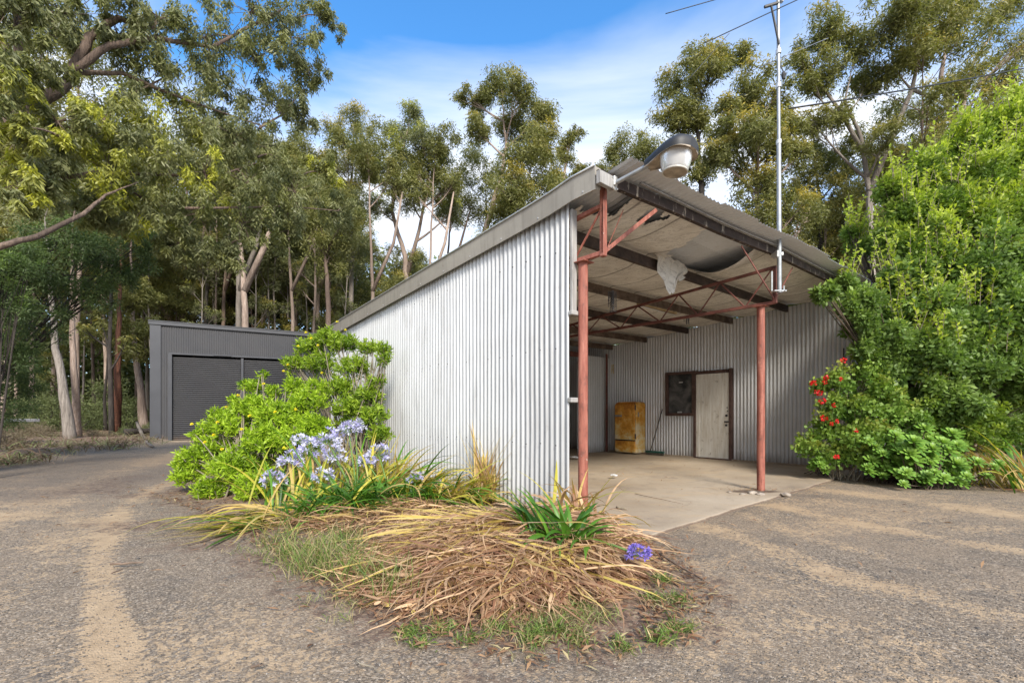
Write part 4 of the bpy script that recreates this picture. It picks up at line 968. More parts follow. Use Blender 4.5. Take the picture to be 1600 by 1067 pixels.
Y=28; gum('gum_tree','short gum with a broken dead tip above the barge',lob([(885,222,18,0),(875,245,18,0),(898,210,12,0),(868,278,20,0),(895,285,20,1),(905,265,14,0)],Y),
  [G(880,675)]+tp([(878,400),(876,330),(882,270),(892,215),(907,198)],Y),.17,'bark_pink','gum_olive',W(880,675,Y),700,.2,.05,.3,seed=16)
Y=30; gum('gum_tree','rounded green gum peeping over the roof corner',lob([(975,232,26,0),(1005,225,20,0),(955,250,20,0),(990,255,24,1),(1015,250,18,0),(940,270,18,0),(960,280,20,0)],Y),
  [G(978,671)]+tp([(978,450),(978,330),(980,260)],Y),.17,'bark_brown','gum',W(978,671,Y),900,.2,.055,.35,seed=17)
# --- right side
Y=21; gum('gum_tree','dark olive gum behind the lamp',lob([(1085,95,30,0),(1055,130,28,1),(1112,110,30,-1),(1075,165,32,0),(1050,190,26,0),(1100,190,28,0),(1130,90,22,0),(1065,240,28,0),(1090,270,26,0),(1155,85,20,0)],Y),
  [G(1100,690)]+tp([(1100,480),(1098,330),(1092,250),(1088,180),(1085,110)],Y),.21,'bark_dark','gum_olive',W(1100,690,Y),1150,.19,.05,.4,seed=21)
Y=17; gum('gum_tree','bushy gum with orange-gold tips beside the mast',lob([(1175,135,30,0),(1150,170,26,0),(1205,160,30,0),(1130,190,24,0),(1180,195,36,-1),(1222,200,26,0),(1150,235,34,0),(1205,240,34,0),(1120,240,24,0),(1240,240,20,0),(1170,290,32,0),(1215,300,28,0),(1245,330,30,0),(1190,340,30,0),(1270,320,22,1)],Y),
  [G(1183,700)]+tp([(1183,480),(1183,370),(1183,280),(1180,190),(1176,150)],Y),.15,'bark_pink','gum',W(1183,700,Y),1250,.16,.045,.85,seed=22)
Y=19; gum('gum_tree','wide spreading gum with bare twisting limbs over the tall green shrub',lob([(1300,40,34,0),(1270,65,26,1),(1345,70,30,0),(1385,25,36,-1),(1430,40,32,0),(1300,110,34,0),(1265,130,26,0),(1350,130,28,1),(1395,100,26,0),(1440,90,28,0),(1475,60,30,0),(1270,190,24,0),(1310,175,24,0),(1330,220,26,1),(1380,215,26,-1),(1250,100,22,0),(1420,0,36,0),(1500,15,30,0)],Y),
  [G(1360,685)]+tp([(1362,420),(1358,300),(1345,215),(1320,160),(1330,110)],Y),.15,'bark_grey','gum',W(1360,685,Y),1150,.18,.045,.35,seed=23,
  extra_limbs=((tp([(1350,240),(1310,170),(1280,130),(1262,105)],Y),[.085,.065,.045,.02]),(tp([(1358,300),(1400,200),(1425,140),(1440,70)],Y),[.13,.10,.08,.04]),(tp([(1425,140),(1470,160),(1500,150)],Y),[.07,.05,.03])))
Y=22; gum('gum_tree','tall forked gum at the edge of the sky on the right',lob([(1550,30,28,0),(1590,70,30,0),(1520,110,26,0),(1560,120,28,0),(1490,130,24,0),(1600,130,34,0),(1540,170,26,0),(1500,190,26,1),(1455,185,24,0),(1575,5,28,0),(1460,220,26,0),(1480,-10,40,0),(1630,40,30,0)],Y),
  [G(1490,690)]+tp([(1485,400),(1490,300),(1495,200),(1520,100),(1560,40)],Y),.23,'bark_pink','gum_olive',W(1490,690,Y),800,.2,.045,.35,seed=24,
  extra_limbs=((tp([(1493,210),(1470,120),(1480,60),(1500,0)],Y),[.12,.09,.06,.04]),))
Y=22; gum('gum_tree','airy dark limbed gum just right of the mast',lob([(1265,215,26,0),(1290,250,26,1),(1255,270,24,0),(1300,300,28,-1),(1265,330,28,0),(1310,350,28,0),(1245,375,26,0),(1290,390,26,0),(1330,390,28,1),(1235,300,20,0),(1320,265,20,0)],Y),
  [G(1280,688)]+tp([(1282,480),(1278,400),(1285,330),(1275,260),(1270,210)],Y),.15,'bark_dark','gum_olive',W(1280,688,Y),1000,.19,.045,.4,seed=26)
Y=24; gum('gum_tree','grey gum with a thick leaning trunk seen through the gap right of the mast',lob([(1400,180,30,0),(1370,250,30,0),(1415,240,28,0),(1345,290,26,0),(1395,310,30,0),(1440,280,28,0),(1300,265,24,0),(1320,330,28,0),(1285,365,26,0),(1360,370,30,0)],Y),
  [G(1395,690)]+tp([(1392,400),(1388,330),(1380,270),(1350,230),(1392,190)],Y),.36,'bark_grey','gum_grey',W(1395,690,Y),750,.2,.045,.12,seed=25)
# --- near overhanging gum on the left (rooted outside the frame)
def nl(lst): return [(W(x,y,Y_),r*Y_/F) for (x,y,r,Y_) in lst]
base=Vector((-9.6,7.4,0))
rg=random.Random(5)
lobesN=nl([(35,40,50,7.6),(110,25,50,8),(185,60,46,8.4),(250,30,50,8.6),(60,110,40,7.2),(250,110,52,9),(320,60,54,9.6),(390,20,48,10),(330,140,48,9.8),(400,95,48,10.4),(455,60,42,11),(480,110,34,11.4),(500,25,30,11.6),(420,160,44,10.8),(470,170,26,11.6),(300,190,44,9.4),(210,170,50,8.6),(370,215,46,9.8),(150,200,46,7.8),(90,190,40,7.2),(30,200,34,6.6),(250,245,46,8.6),(170,270,48,8.0),(320,270,44,9.2),(390,290,42,9.8),(90,270,40,7.4),(30,290,36,6.8),(430,245,36,10.6),(460,300,38,10.8),(500,270,30,11.5),(230,320,42,8.6),(160,330,34,8.2),(310,335,40,9.2),(380,350,38,9.8),(450,360,34,10.8),(520,330,30,11.8),(0,100,40,6.6),(20,10,40,7),(280,380,28,9.2),(350,395,26,9.8)])
near=empty('gum_tree',base,'big old gum overhanging the driveway with drooping leaves across the upper sky','tree')
mb=MB()
def limb(px,rad,n=9):
    P_=[W(x,y,Y_) for x,y,Y_ in px]; q=[];r_=[]
    for i in range(len(P_)-1):
        for k in range(4):
            t_=k/4; q.append(P_[i].lerp(P_[i+1],t_)+Vector((rg.uniform(-1,1),0,rg.uniform(-1,1)))*rad[i]*.25); r_.append(rad[i]*(1-t_)+rad[i+1]*t_)
    q.append(P_[-1]); r_.append(rad[-1]); mb.tube(q,[x*.72 for x in r_],n,True,.09); return q
tk=[base,Vector((-9.3,7.4,1.5)),Vector((-8.9,7.3,3.2)),W(-40,240,7.3)]
q=[tk[0].lerp(tk[1],k/4) for k in range(4)]+[tk[1].lerp(tk[2],k/4) for k in range(4)]+[tk[2].lerp(tk[3],k/4) for k in range(5)]
mb.tube(q,[.34-.012*k for k in range(len(q))],12,True,.06)
L1=limb([(-40,240,7.3),(0,200,7.3),(60,165,7.6),(110,120,7.9),(140,60,8.1),(185,28,8.3),(240,45,8.5)],[.17,.15,.13,.11,.10,.07,.04])
limb([(110,115,7.9),(170,70,8.1),(250,60,8.7),(330,75,9.4),(440,15,10.6)],[.09,.07,.06,.045,.02])
limb([(0,60,7.2),(28,110,7.3),(30,-40,7.3)],[.05,.08,.06])
limb([(-30,310,7.0),(20,300,7.0),(60,285,7.2),(150,270,7.8),(240,273,8.6),(340,275,9.4),(400,255,10)],[.10,.075,.055,.045,.04,.03,.015])
limb([(-60,420,6.3),(0,385,6.4),(60,370,6.7),(130,335,7.2),(165,305,7.6),(215,285,8.0)],[.075,.06,.05,.04,.025,.008])
limb([(100,113,7.9),(190,115,8.5),(300,160,9.2),(420,200,10.6)],[.06,.05,.035,.015])
limb([(290,325,8.8),(370,325,9.6),(450,322,10.6),(530,330,11.6)],[.035,.03,.022,.012])
limb([(370,50,9.8),(420,30,10.4),(450,10,10.8)],[.04,.03,.02]); limb([(405,200,10.4),(440,180,11),(475,140,11.4)],[.035,.025,.012])
limb([(130,240,8.2),(160,190,8.3),(200,150,8.6),(260,120,8.9)],[.04,.035,.03,.02])
tips=L1
rgn=np.random.default_rng(99); C_=[];RR=[];YY=[];TN=[]
for j,(c,r) in enumerate(lobesN):
    # twigs hang from the nearest limb point
    best=min((v for v in mb.v[::9]),key=lambda v:(Vector(v)-c).length); a=Vector(best)
    mb.tube(bez(a,a.lerp(c,.5)+Vector((0,0,.12)),c,6),[.024,.022,.018,.015,.012,.009,.006],5,False)
    yl=1.15 if j in (18,19,20,22,21,23,15,16,36,26,29,30) else .22
    for s_ in range(20):
        d=Vector(rgn.normal(size=3)); d.normalize(); cc=c+d*(r*rg.uniform(.3,1.3)); C_.append(cc); RR.append(r*rg.uniform(.18,.40)); YY.append(yl*rg.random()**2*1.1)
        mb.tube(bez(c,c.lerp(cc,.5)+Vector((0,0,.05)),cc,3),[.007,.006,.005,.003],4,False)
mb.build('trunk',M['bark_brown'],near,True)
P,idx,d=cloud(C_,RR,130,rgn,1.3,.62); RRa=np.array(RR)
Dd=rdir(len(P),.85,rg=rgn); yo=np.clip(np.array(YY)[idx]*rgn.uniform(.4,1.2,len(P)),0,1)
link('crown',leafmesh('crown',P,Dd,.115*rgn.uniform(.55,1.25,len(P)),.026*rgn.uniform(.7,1.3,len(P)),yo,False,.25,rg=rgn,cl=rgn.random(len(C_))[idx]),M['gum_grey'],near)
# --- dark wattle at the left edge and its pale sprays
def bushlobes(name,label,lobes,base,leaf,npl,L,Wd,young=.3,cat='shrub',hang=.0,up=.2,sub=9,sr=.58,stem='twig',near=False,seed=1,sr_stem=.02,twig=True,group=None,kinds=None,flat=1.05,curl=.15,fan=0):
    rg=np.random.default_rng(seed); rd=random.Random(seed); root=empty(name,base,label,cat,group)
    mb=MB(); C_=[];RR=[];YY=[]
    for (c,r) in lobes:
        a=base+Vector((rd.uniform(-1,1),rd.uniform(-1,1),0))*.18; mid=a.lerp(c,.45)+Vector((0,0,.12*(c-a).length))
        pts=bez(a,mid,c,6); mb.tube(pts,[sr_stem*(1-.7*k/6) for k in range(7)],6,False,.05)
        for s_ in range(sub):
            d=Vector(rg.normal(size=3)); d.normalize(); k=rd.uniform(.35,1.1); cc=c+d*(r*k); C_.append(cc); RR.append(r*sr*rd.uniform(.7,1.3)); YY.append(np.clip(d.z*.7+.3,0,1)*rd.uniform(.3,1.2))
            if twig: a2=pts[rd.choice((3,4,5,6))]; mb.tube(bez(a2,a2.lerp(cc,.5)+Vector((0,0,.03)),cc,3),[sr_stem*.35,sr_stem*.3,sr_stem*.22,sr_stem*.12],4,False)
    mb.build('stem',M[stem],root,True)
    RR=np.array(RR); per=np.maximum(6,npl*1.35/sub*(RR/RR.mean())**1.5).astype(int)
    P,idx,d=cloud(C_,RR,per,rg,flat,.68)
    Dd=nrm(d*.8+rg.normal(size=d.shape)*.55+np.array([0,0,up-hang])); yo=np.clip(young*np.array(YY)[idx]*np.clip(d[:,2]*.6+.5,0,1)*2*rg.uniform(.3,1.2,len(P)),0,1)
    me=leafmesh('foliage',P,Dd,L*rg.uniform(.6,1.2,len(P)),Wd*rg.uniform(.7,1.2,len(P)),yo,near,curl,rg=rg,cl=rg.random(len(C_))[idx]); link('foliage',me,M[leaf],root)
    return root,C_
wl=nl([(40,440,44,9.4),(100,430,46,10),(145,455,34,10.4),(50,500,40,9.8),(190,430,28,11),(150,390,46,10.4),(90,380,42,9.6),(200,400,34,11),(20,560,44,9.6),(30,600,32,10.2),(0,480,44,9),(5,630,34,10),(220,375,26,11),(30,400,44,9),(-40,540,50,9),(-50,420,50,9)])
wt,_=bushlobes('wattle_tree','dark dense wattle drooping at the left edge below the big gum',wl,Vector((-12.6,10.2,0)),'wattle',1900,.085,.02,.35,'tree',.3,0,12,.36,'bark_dark',seed=31,sr_stem=.03)
sl_=nl([(10,410,26,7.6),(40,420,22,7.8),(5,450,26,7.6),(-20,430,30,7.4),(30,480,16,7.8)])
bushlobes('wattle_sapling','bright green feathery sapling poking in at the left edge',sl_,Vector((-8.6,7.6,0)),'wattle',900,.07,.016,1.0,'tree',.1,.1,9,.4,'bark_dark',seed=32,sr_stem=.02)
# --- trunks at the left verge
Y=15.8; gum('gum_tree','leaning grey trunk with shaggy bark at the edge of the driveway',[(W(60,330,Y+1),1.0),(W(90,280,Y),1.0)],[G(112,694)]+tp([(100,620),(88,545),(78,440),(70,340)],Y),.17,'bark_grey','gum_grey',G(112,694),900,.16,.04,.1,seed=41)
Y=16.4; gum('gum_tree','straight grey trunk just behind the leaning one beside the driveway',[(W(125,330,Y+1),1.0),(W(140,280,Y),1.0)],[G(122,691)]+tp([(117,600),(113,500),(112,400),(118,300)],Y),.13,'bark_pink','gum_grey',G(122,691),900,.16,.04,.1,seed=42)
Y=20.5; gum('gum_tree','rust red gum trunk left of the charcoal garage',[(W(200,330,Y),1.1),(W(170,360,Y),1.0)],[G(182,682)]+tp([(184,600),(185,520),(188,440),(192,340)],Y),.17,'bark_rust','gum',G(182,682),900,.18,.045,.1,seed=43)
Y=21.5; gum('gum_tree','young gum with hanging leaves in front of the rust red trunk',lob([(205,470,26,0),(185,500,24,0),(225,510,22,0),(165,490,20,0),(200,545,20,0),(175,440,22,0),(230,450,18,0)],Y),[G(165,681)]+tp([(164,620),(170,540),(188,480)],Y),.08,'bark_dark','gum',G(165,681),700,.19,.045,.1,seed=44)
Y=23; gum('gum_tree','pale leaning trunk close to the left corner of the charcoal garage',[(W(205,330,Y),1.2)],[G(226,679)]+tp([(222,620),(210,540),(206,450),(205,350)],Y),.2,'bark_pink','gum_grey',G(226,679),900,.18,.045,.1,seed=45)
# --- tall background trunks with individual shape
hero=[(386,24,15,'bark_pink','tall pale forked trunk rising behind the middle of the garage roof',330),(372,25,12,'bark_grey','straight grey trunk just left of the pale forked trunk behind the garage',300),
(460,27,8,'bark_pink','slender pinkish trunk behind the right end of the garage roof',320),(492,30,9,'bark_pink','pale slender trunk above the left tip of the barge',330),(345,28,8,'bark_brown','brown trunk behind the garage roof left of the middle',310),
(318,30,9,'bark_grey','grey trunk behind the centre strip of the garage doors',300),(285,29,8,'bark_brown','brown trunk behind the left half of the garage roof',290),(262,31,9,'bark_pink','pinkish trunk behind the left end of the garage roof',300),
(430,32,7,'bark_dark','dark thin trunk behind the garage roof right of the pale forked trunk',330),(585,25,9,'bark_pink','pale leaning trunk between the feathery and the wispy gum',300),(690,30,7,'bark_brown','thin brown trunk crossing the sky gap above the wall',330),
(665,26,8,'bark_pink','pinkish thin trunk at the left side of the sky gap',300),(760,31,7,'bark_dark','dark thin trunk below the tallest gum',330)]
for k,(px,Y,w_,bk,lab,ty) in enumerate(hero):
    g0=Vector(((px-800)/F*Y,Y,0)); rd=random.Random(100+k); ln=rd.uniform(-22,22)
    lb_=[(px+ln+rd.uniform(-50,50),ty-30+rd.uniform(-70,40),rd.uniform(16,25),rd.uniform(-1,1)) for _ in range(7)]+[(px+ln,ty-62,22,0),(px+ln*.9,ty-30,17,.3)]+[(px+44,ty-14,19,.2)]
    tt_=[g0]+tp([(px+ln*.1,560),(px+ln*.2,480),(px+ln*.5,400),(px+ln*.8,ty),(px+ln,ty-50)],Y)
    fl=((tp([(px+ln*.3,455),(px+30,380),(px+44,ty)],Y),[w_*Y/F*.35,w_*Y/F*.28,.04]),)
    gum('gum_tree',lab,lob(lb_,Y),tt_,w_*Y/F*.46,bk,rd.choice(['gum','gum_olive','gum_grey']),g0,520,.2,.05,.15,seed=200+k,extra_limbs=fl)
# --- forest: a few kinds of tree copied many times
def variant(k,h,spread,bark,leaf,sub=6):
    rd=random.Random(300+k); lo=[]
    lx=rd.uniform(-.8,.8); tpz=[Vector((0,0,-.1)),Vector((lx*.2,0,h*.25)),Vector((lx*.4,.2,h*.5)),Vector((lx,.1,h*.75)),Vector((lx*1.2,0,h*.95))]
    for i in range(13):
        z=h*rd.uniform(.60 if k<10 else .66,1.02); s_=spread*(1.1-abs(z/h-.75)); a=rd.uniform(0,6.28); lo.append((Vector((lx+math.cos(a)*s_*rd.uniform(.3,1),math.sin(a)*s_*rd.uniform(.3,1),z)),rd.uniform(.7,1.15)))
    for i in range(5 if k<10 else 4):
        z=h*rd.uniform(.25,.68); lo.append((Vector((lx*z/h+rd.uniform(-1,1)*.9,rd.uniform(-1,1)*.9,z)),rd.uniform(.35,.6)))
    return gum('gum_tree','x',lo,tpz,rd.uniform(.07,.13),bark,leaf,Vector((0,0,0)),330,.22,.055,.35,seed=300+k,sub=9)
vars_=[variant(0,17,2.2,'bark_grey','gum'),variant(1,17,2.0,'bark_brown','gum_olive'),variant(2,16,2.4,'bark_pink','gum_grey'),variant(3,16,1.8,'bark_dark','gum'),variant(4,14,2.2,'bark_brown','gum'),variant(5,16,2.6,'bark_pink','gum_olive')]
vars_+=[variant(10,18,1.2,'bark_pink','gum_olive'),variant(11,17,1.1,'bark_grey','gum_grey'),variant(12,19,1.3,'bark_pink','gum'),variant(13,17,1.1,'bark_grey','gum_olive')]
used=set()
def place(v,loc,rz,s,label,group,cat='tree'):
    if id(v) not in used: used.add(id(v)); r=v
    else:
        r=v.copy(); col.objects.link(r)
        for ch in v.children:
            c=ch.copy(); col.objects.link(c); c.parent=r; c.matrix_parent_inverse=ch.matrix_parent_inverse
    r.location=loc; r.rotation_euler=(0,0,rz); r.scale=(s,s,s*random.uniform(.92,1.08)); r['label']=label; r['group']=group
    if cat: r['category']=cat
    return r
zones=[(-60,240,19,40,15,'slender trunk in the forest beyond the driveway, left of the garage','forest trees left of the garage'),
(240,480,27,44,24,'slender trunk crowded in the forest behind the garage roof','forest trees behind the garage roof'),
(480,700,26,46,18,'thin forest gum behind the left half of the silvery wall','forest trees behind the silvery wall'),
(700,960,30,46,14,'thin forest gum half hidden by the barge of the silvery wall','forest trees above the barge'),
(1040,1300,26,42,13,'thin forest gum behind the roof to the right of the lamp','forest trees behind the roof'),
(1300,1640,18,40,14,'forest gum glimpsed behind the tall green shrub','forest trees behind the green shrub')]
zones+=[(-60,235,20,44,16,'thin pale pole of a tree between the left trunks','thin pole trees left of the garage'),(235,560,26,48,54,'thin pale upright pole crowded above the garage roof','thin pole trees behind the garage'),
(560,900,27,50,34,'thin pale pole rising behind the sloping barge','thin pole trees behind the silvery wall'),(1080,1420,26,44,12,'thin pole tree behind the roof edge','thin pole trees behind the roof')]
for x0,x1,y0,y1,n,lab,grp in zones:
    for i in range(n):
        px=x0+(x1-x0)*(i+random.uniform(.1,.9))/n; Y_=random.uniform(y0,y1); X_=(px-800)/F*Y_
        v=random.choice(vars_[6:] if 'pole' in lab else vars_[:8]); sc_=random.uniform(.8,1.05)
        lim={-60:.95,240:.95,235:.9,480:.72,560:.64,700:.62,1040:.78,1080:.72,1300:.95}.get(x0,.85); place(v,(X_,Y_,0),random.uniform(0,6.28),sc_*lim*(1 if Y_<34 else 1.15),lab,grp)
# understorey shrubs
ul=[]
for k in range(3):
    rd=random.Random(50+k); lo=[(Vector((rd.uniform(-1,1)*1.1,rd.uniform(-1,1)*1.1,rd.uniform(.5,2.3))),rd.uniform(.5,.8)) for _ in range(8)]
    r,_=bushlobes('scrub_bush','x',lo,Vector((0,0,0)),'understorey',300,.16,.045,.2,'shrub',seed=60+k,stem='bark_dark',sr_stem=.03); ul.append(r)
for x0,x1,y0,y1,n,s0,s1,lab,grp in ((-40,235,19,30,15,.5,1.0,'green scrub bush under the trees left of the garage','scrub under the left trees'),(-60,240,34,46,24,1.1,1.9,'tall scrub far back among the left trunks','tall scrub far back on the left'),
  (240,560,40,50,14,1.2,2.0,'tall scrub filling the forest behind the garage roof','scrub behind the garage'),(560,960,36,50,12,1.4,2.4,'tall scrub behind the silvery wall','scrub behind the silvery wall'),(1180,1640,15,30,12,1.2,2.2,'scrub behind the shed and the tall green shrub','scrub on the right')):
    for i in range(n):
        px=x0+(x1-x0)*(i+random.random())/n; Y_=random.uniform(y0,y1); 
        if px>1180 and Y_<18: Y_+=4
        place(random.choice(ul),((px-800)/F*Y_,Y_,0),random.uniform(0,6.28),random.uniform(s0,s1),lab,grp,'shrub')
# far wood as one mass
rgf=np.random.default_rng(3); az=rgf.uniform(-1.35,1.35,3600); rr=rgf.uniform(50,66,3600); hz=rgf.random(3600)**.8*(11+7*vnoise(az*14,0*az)+3*vnoise(az*45,0*az))
az[:1100]=rgf.uniform(-.95,.75,1100); rr[:1100]=rgf.uniform(44,58,1100); hz[:1100]=rgf.random(1100)*8
Cc=np.stack([np.sin(az)*rr,np.cos(az)*rr,hz+.5],1); P,idx,d=cloud(Cc,rgf.uniform(.9,2.1,3600),52,rgf,.8,.5)
far=link('distant_forest',leafmesh('distant_forest',P,rdir(len(P),.4,rg=rgf),.55,.26,.1,False,rg=rgf),M['understorey']); props(far,'mass of distant gum forest closing the view behind the trunks','forest',None,'stuff')
# left verge: bracken, litter
def tufts(name,pts,hgt,wd,npt,mat,label,az0=None,kind='stuff',cat='grass',el=(.6,1.4),bend=(1.0,2.2),dead=.3,young=.2,seed=0,spread=.06,seg=4,group=None,floor=None):
    rg=np.random.default_rng(seed); pts=np.asarray(pts); n=len(pts)*npt; b=np.repeat(pts,npt,0)+np.concatenate([rg.normal(0,spread,(n,2)),np.zeros((n,1))],1)
    hh=np.repeat(rg.uniform(.5,1.2,len(pts)),npt)*hgt*rg.uniform(.5,1.2,n)
    dd=(rg.random(n)<dead)*rg.uniform(.5,1,n)
    me=ribbons(name,b,rg.uniform(0,6.28,n),rg.uniform(*el,n),hh,wd,seg,rg.uniform(*bend,n),.8,floor,rg,{'young':(rg.random(n)<young)*rg.random(n),'dead':dd})
    o=link(name,me,M[mat]); props(o,label,cat,group,kind); return o
rg=np.random.default_rng(77)
def inpoly(poly,n,rg):
    lo=poly.min(0);hi=poly.max(0); out=[]
    while len(out)<n:
        q=rg.uniform(lo,hi,(n*3,2)); s_=sdist(q,poly)<0; out+=list(q[s_])
    return np.array(out[:n])
# forest floor undergrowth at left
fp=ppoly([(-300,730),(0,734),(60,726),(150,708),(235,696),(235,672),(-300,672)])
q=inpoly(fp,900,rg); tufts('undergrowth',np.column_stack([q,.03+0*q[:,0]]),.45,.02,22,'bracken','dry bracken and undergrowth along the far edge of the driveway',cat='undergrowth',dead=.5,seed=1,spread=.25,bend=(1.5,3.))
q=inpoly(fp,420,rg); tufts('undergrowth',np.column_stack([q,.03+0*q[:,0]]),.5,.016,24,'bracken','green ferny undergrowth beneath the trees beyond the driveway',cat='undergrowth',dead=.1,young=.9,seed=2,spread=.22,bend=(1.5,3.))
# low heathy brown shrubs on the verge (individual)
for k,(x,y,r,lab) in enumerate(((30,688,.85,'low brown heathy bush beside the leaning grey trunk'),(72,690,.7,'brown twiggy bush at the foot of the leaning grey trunk'),(150,690,.45,'small dry bush right of the paired grey trunks'),(5,706,.7,'brown heathy bush at the far left verge'),(210,684,.55,'green ferny bush near the garage corner'),(190,660,.9,'grey-green fern clump behind the rust red trunk'))):
    g0=G(x,y); rd=random.Random(k); lo=[(g0+Vector((rd.uniform(-1,1)*r*.8,rd.uniform(-1,1)*r*.5,r*rd.uniform(.25,.7))),r*.42) for _ in range(6)]
    bushlobes('heath_bush',lab,lo,g0,'understorey' if k>=4 else 'bracken',420,.07,.012,.1,seed=500+k,up=.4,stem='twig')
# logs
def logthing(name,px,r,lab,mat='bark_grey',cat='log'):
    P_=[G(x,y)+Vector((0,0,z)) for x,y,z in px]; mb=MB(); q=[]
    for a,b in zip(P_[:-1],P_[1:]):
        for k in range(4): q.append(a.lerp(b,k/4)+Vector((0,0,random.uniform(-.3,.3)*r)))
    q.append(P_[-1]); mb.tube(q,[r*(1-.35*i/len(q)) for i in range(len(q))],9,True,.1); props(mb.build(name,M[mat],None,True),lab,cat)
logthing('fallen_log',[(196,688,.3),(236,686,.35)],.14,'dark fallen log beside the garage corner','bark_dark')
logthing('fallen_branch',[(214,684,.65),(226,692,.1),(238,700,.05)],.06,'grey broken branch propped by the garage corner')
logthing('fallen_branch',[(222,672,.9),(240,690,.15)],.04,'thin grey stick leaning on the log by the garage corner')
tb=G(2,706); rt=empty('timber_bench',tb,'weathered timber bench table at the far left edge of the verge','bench')
mb=MB(); mb.cbox(tb+Vector((-1.25,1.0,.85)),(1.7,.9,.09),ch=.01); mb.build('top',M['timber_grey'],rt)
mb=MB(); mb.cbox(tb+Vector((-.75,.7,.42)),(.12,.12,.9)); mb.build('leg',M['timber'],rt)
mb=MB(); mb.cbox(tb+Vector((-1.85,.7,.42)),(.12,.12,.9)); mb.build('leg',M['timber'],rt)
mb=MB(); mb.cbox(tb+Vector((-1.3,.5,.4)),(1.8,.3,.06)); mb.build('rail',M['timber'],rt)
# ---------------------------------------------------------------- heap height
HC=G(745,862); 
def heapz(x,y):
    x=np.asarray(x,float); y=np.asarray(y,float)
    u=(x-.02)/.80; v=(y-3.45)/.95; r=np.sqrt(u*u+v*v); h=.23*np.clip(1-r**2.0,0,1)**.9
    u2=(x-.40)/.48; v2=(y-3.5)/.55; h2=.14*np.clip(1-(u2*u2+v2*v2),0,1)
    u3=(x+1.35)/1.0; v3=(y-4.9)/.9; h3=.12*np.clip(1-(u3*u3+v3*v3),0,1)
    return np.maximum.reduce([h,h2,h3])*(.85+.3*fbm(x*2.5,y*2.5))+.02
hp_=empty('dead_leaf_heap',HC,'big heap of fallen reddish-brown strap leaves in front of the wall end','leaf heap')
g1=np.linspace(-2.5,1.3,130); g2=np.linspace(2.6,6.0,110); XX,YY_=np.meshgrid(g1,g2); zz=heapz(XX,YY_)-.045+(fbm(XX*6,YY_*6)-.5)*.04
ok=(heapz(XX,YY_)>.03); ix=np.arange(XX.size).reshape(XX.shape)
Fq=np.stack([ix[:-1,:-1],ix[:-1,1:],ix[1:,1:],ix[1:,:-1]],-1)[ok[:-1,:-1]]
link('mound',npmesh('mound',np.stack([XX,YY_,zz],-1).reshape(-1,3),Fq.reshape(-1,4),smooth=True),M['mound'],hp_)
def heapblades(n,Lr,wr,seed,cx,cy,rx,ry,azf,mat,nm,young=.12,dead=.35,lift=.02,el=(-.1,.5),bend=(.2,1.2),parent=hp_,up=.0):
    rg=np.random.default_rng(seed); r=np.sqrt(rg.random(n)); a=rg.uniform(0,6.28,n); x=cx+rx*r*np.cos(a); y=cy+ry*r*np.sin(a)
    z=heapz(x,y)+rg.uniform(0,lift,n)+up
    me=ribbons(nm,np.stack([x,y,z],1),azf(x,y,rg),rg.uniform(*el,n),rg.uniform(*Lr,n),rg.uniform(*wr,n),7,rg.uniform(*bend,n),.7,lambda X_,Y_:heapz(X_,Y_)+.004,rg,{'young':(rg.random(n)<young)*rg.uniform(.4,1,n),'dead':(rg.random(n)<dead)*rg.uniform(.3,1,n)},wob=.26)
    return link(nm,me,M[mat],parent)
azr=lambda x,y,rg: np.where(rg.random(len(x))<.55,np.arctan2(y-4.3,x-.1)+rg.normal(0,.9,len(x)),rg.normal(3.5,1.5,len(x)))
heapblades(6200,(.10,.36),(.005,.022),5,-.05,3.48,.84,.92,azr,'straw','dead_blades',.08,.32,.03,(-.45,.12),(-.1,.6))
heapblades(3000,(.2,.55),(.003,.008),6,-.08,3.46,.9,.95,azr,'straw','thin_dead_blades',.05,.45,.05,(-.4,.3),(0,.9))
heapblades(170,(.5,.95),(.014,.024),7,.1,3.8,.8,.4,lambda x,y,rg:3.45+rg.normal(0,.35,len(x)),'straw','broad_dead_blades',.95,.0,.06,(-.25,.15),(.0,.4))
heapblades(1300,(.15,.5),(.005,.016),8,.45,3.58,.45,.45,lambda x,y,rg:rg.uniform(-2.8,.6,len(x)),'straw','side_dead_blades',.12,.35,.05,(-.3,.6),(.6,2.0))
heapblades(700,(.3,.8),(.006,.018),14,-.1,3.5,.9,.85,lambda x,y,rg:rg.uniform(0,6.28,len(x)),'straw','crossing_dead_blades',.25,.2,.06,(-.2,.25),(.1,.8))
heapblades(1100,(.15,.5),(.005,.014),9,-1.30,4.6,.85,.6,lambda x,y,rg:3.4+rg.normal(0,.8,len(x)),'straw','left_dead_blades',.25,.3,.04,(-.3,.4),(.2,1.2))
# upright dry bunch at the wall corner
rgc=np.random.default_rng(12)
def clump(c,n,Lr,wr,seed,mat,nm,parent,el=(.9,1.45),bend=(.8,2.2),sp=.12,young=.2,dead=.2,az=None,fold=.25,fl=True,seg=8,wob=.04):
    rg=np.random.default_rng(seed); b=np.array(c)[None]+np.concatenate([rg.normal(0,sp,(n,2)),np.zeros((n,1))],1)
    if fl: b[:,2]=heapz(b[:,0],b[:,1])
    A_=rg.uniform(0,6.28,n) if az is None else rg.normal(az[0],az[1],n)
    me=ribbons(nm,b,A_,rg.uniform(*el,n),rg.uniform(*Lr,n),rg.uniform(*wr,n),seg,rg.uniform(*bend,n),.35,(lambda X_,Y_:heapz(X_,Y_)+.01) if fl else (lambda X_,Y_:.02+0*X_),rg,{'young':(rg.random(n)<young)*rg.uniform(.5,1,n),'dead':(rg.random(n)<dead)*rg.uniform(.6,1,n)},fold=fold,wob=wob)
    return link(nm,me,M[mat],parent)
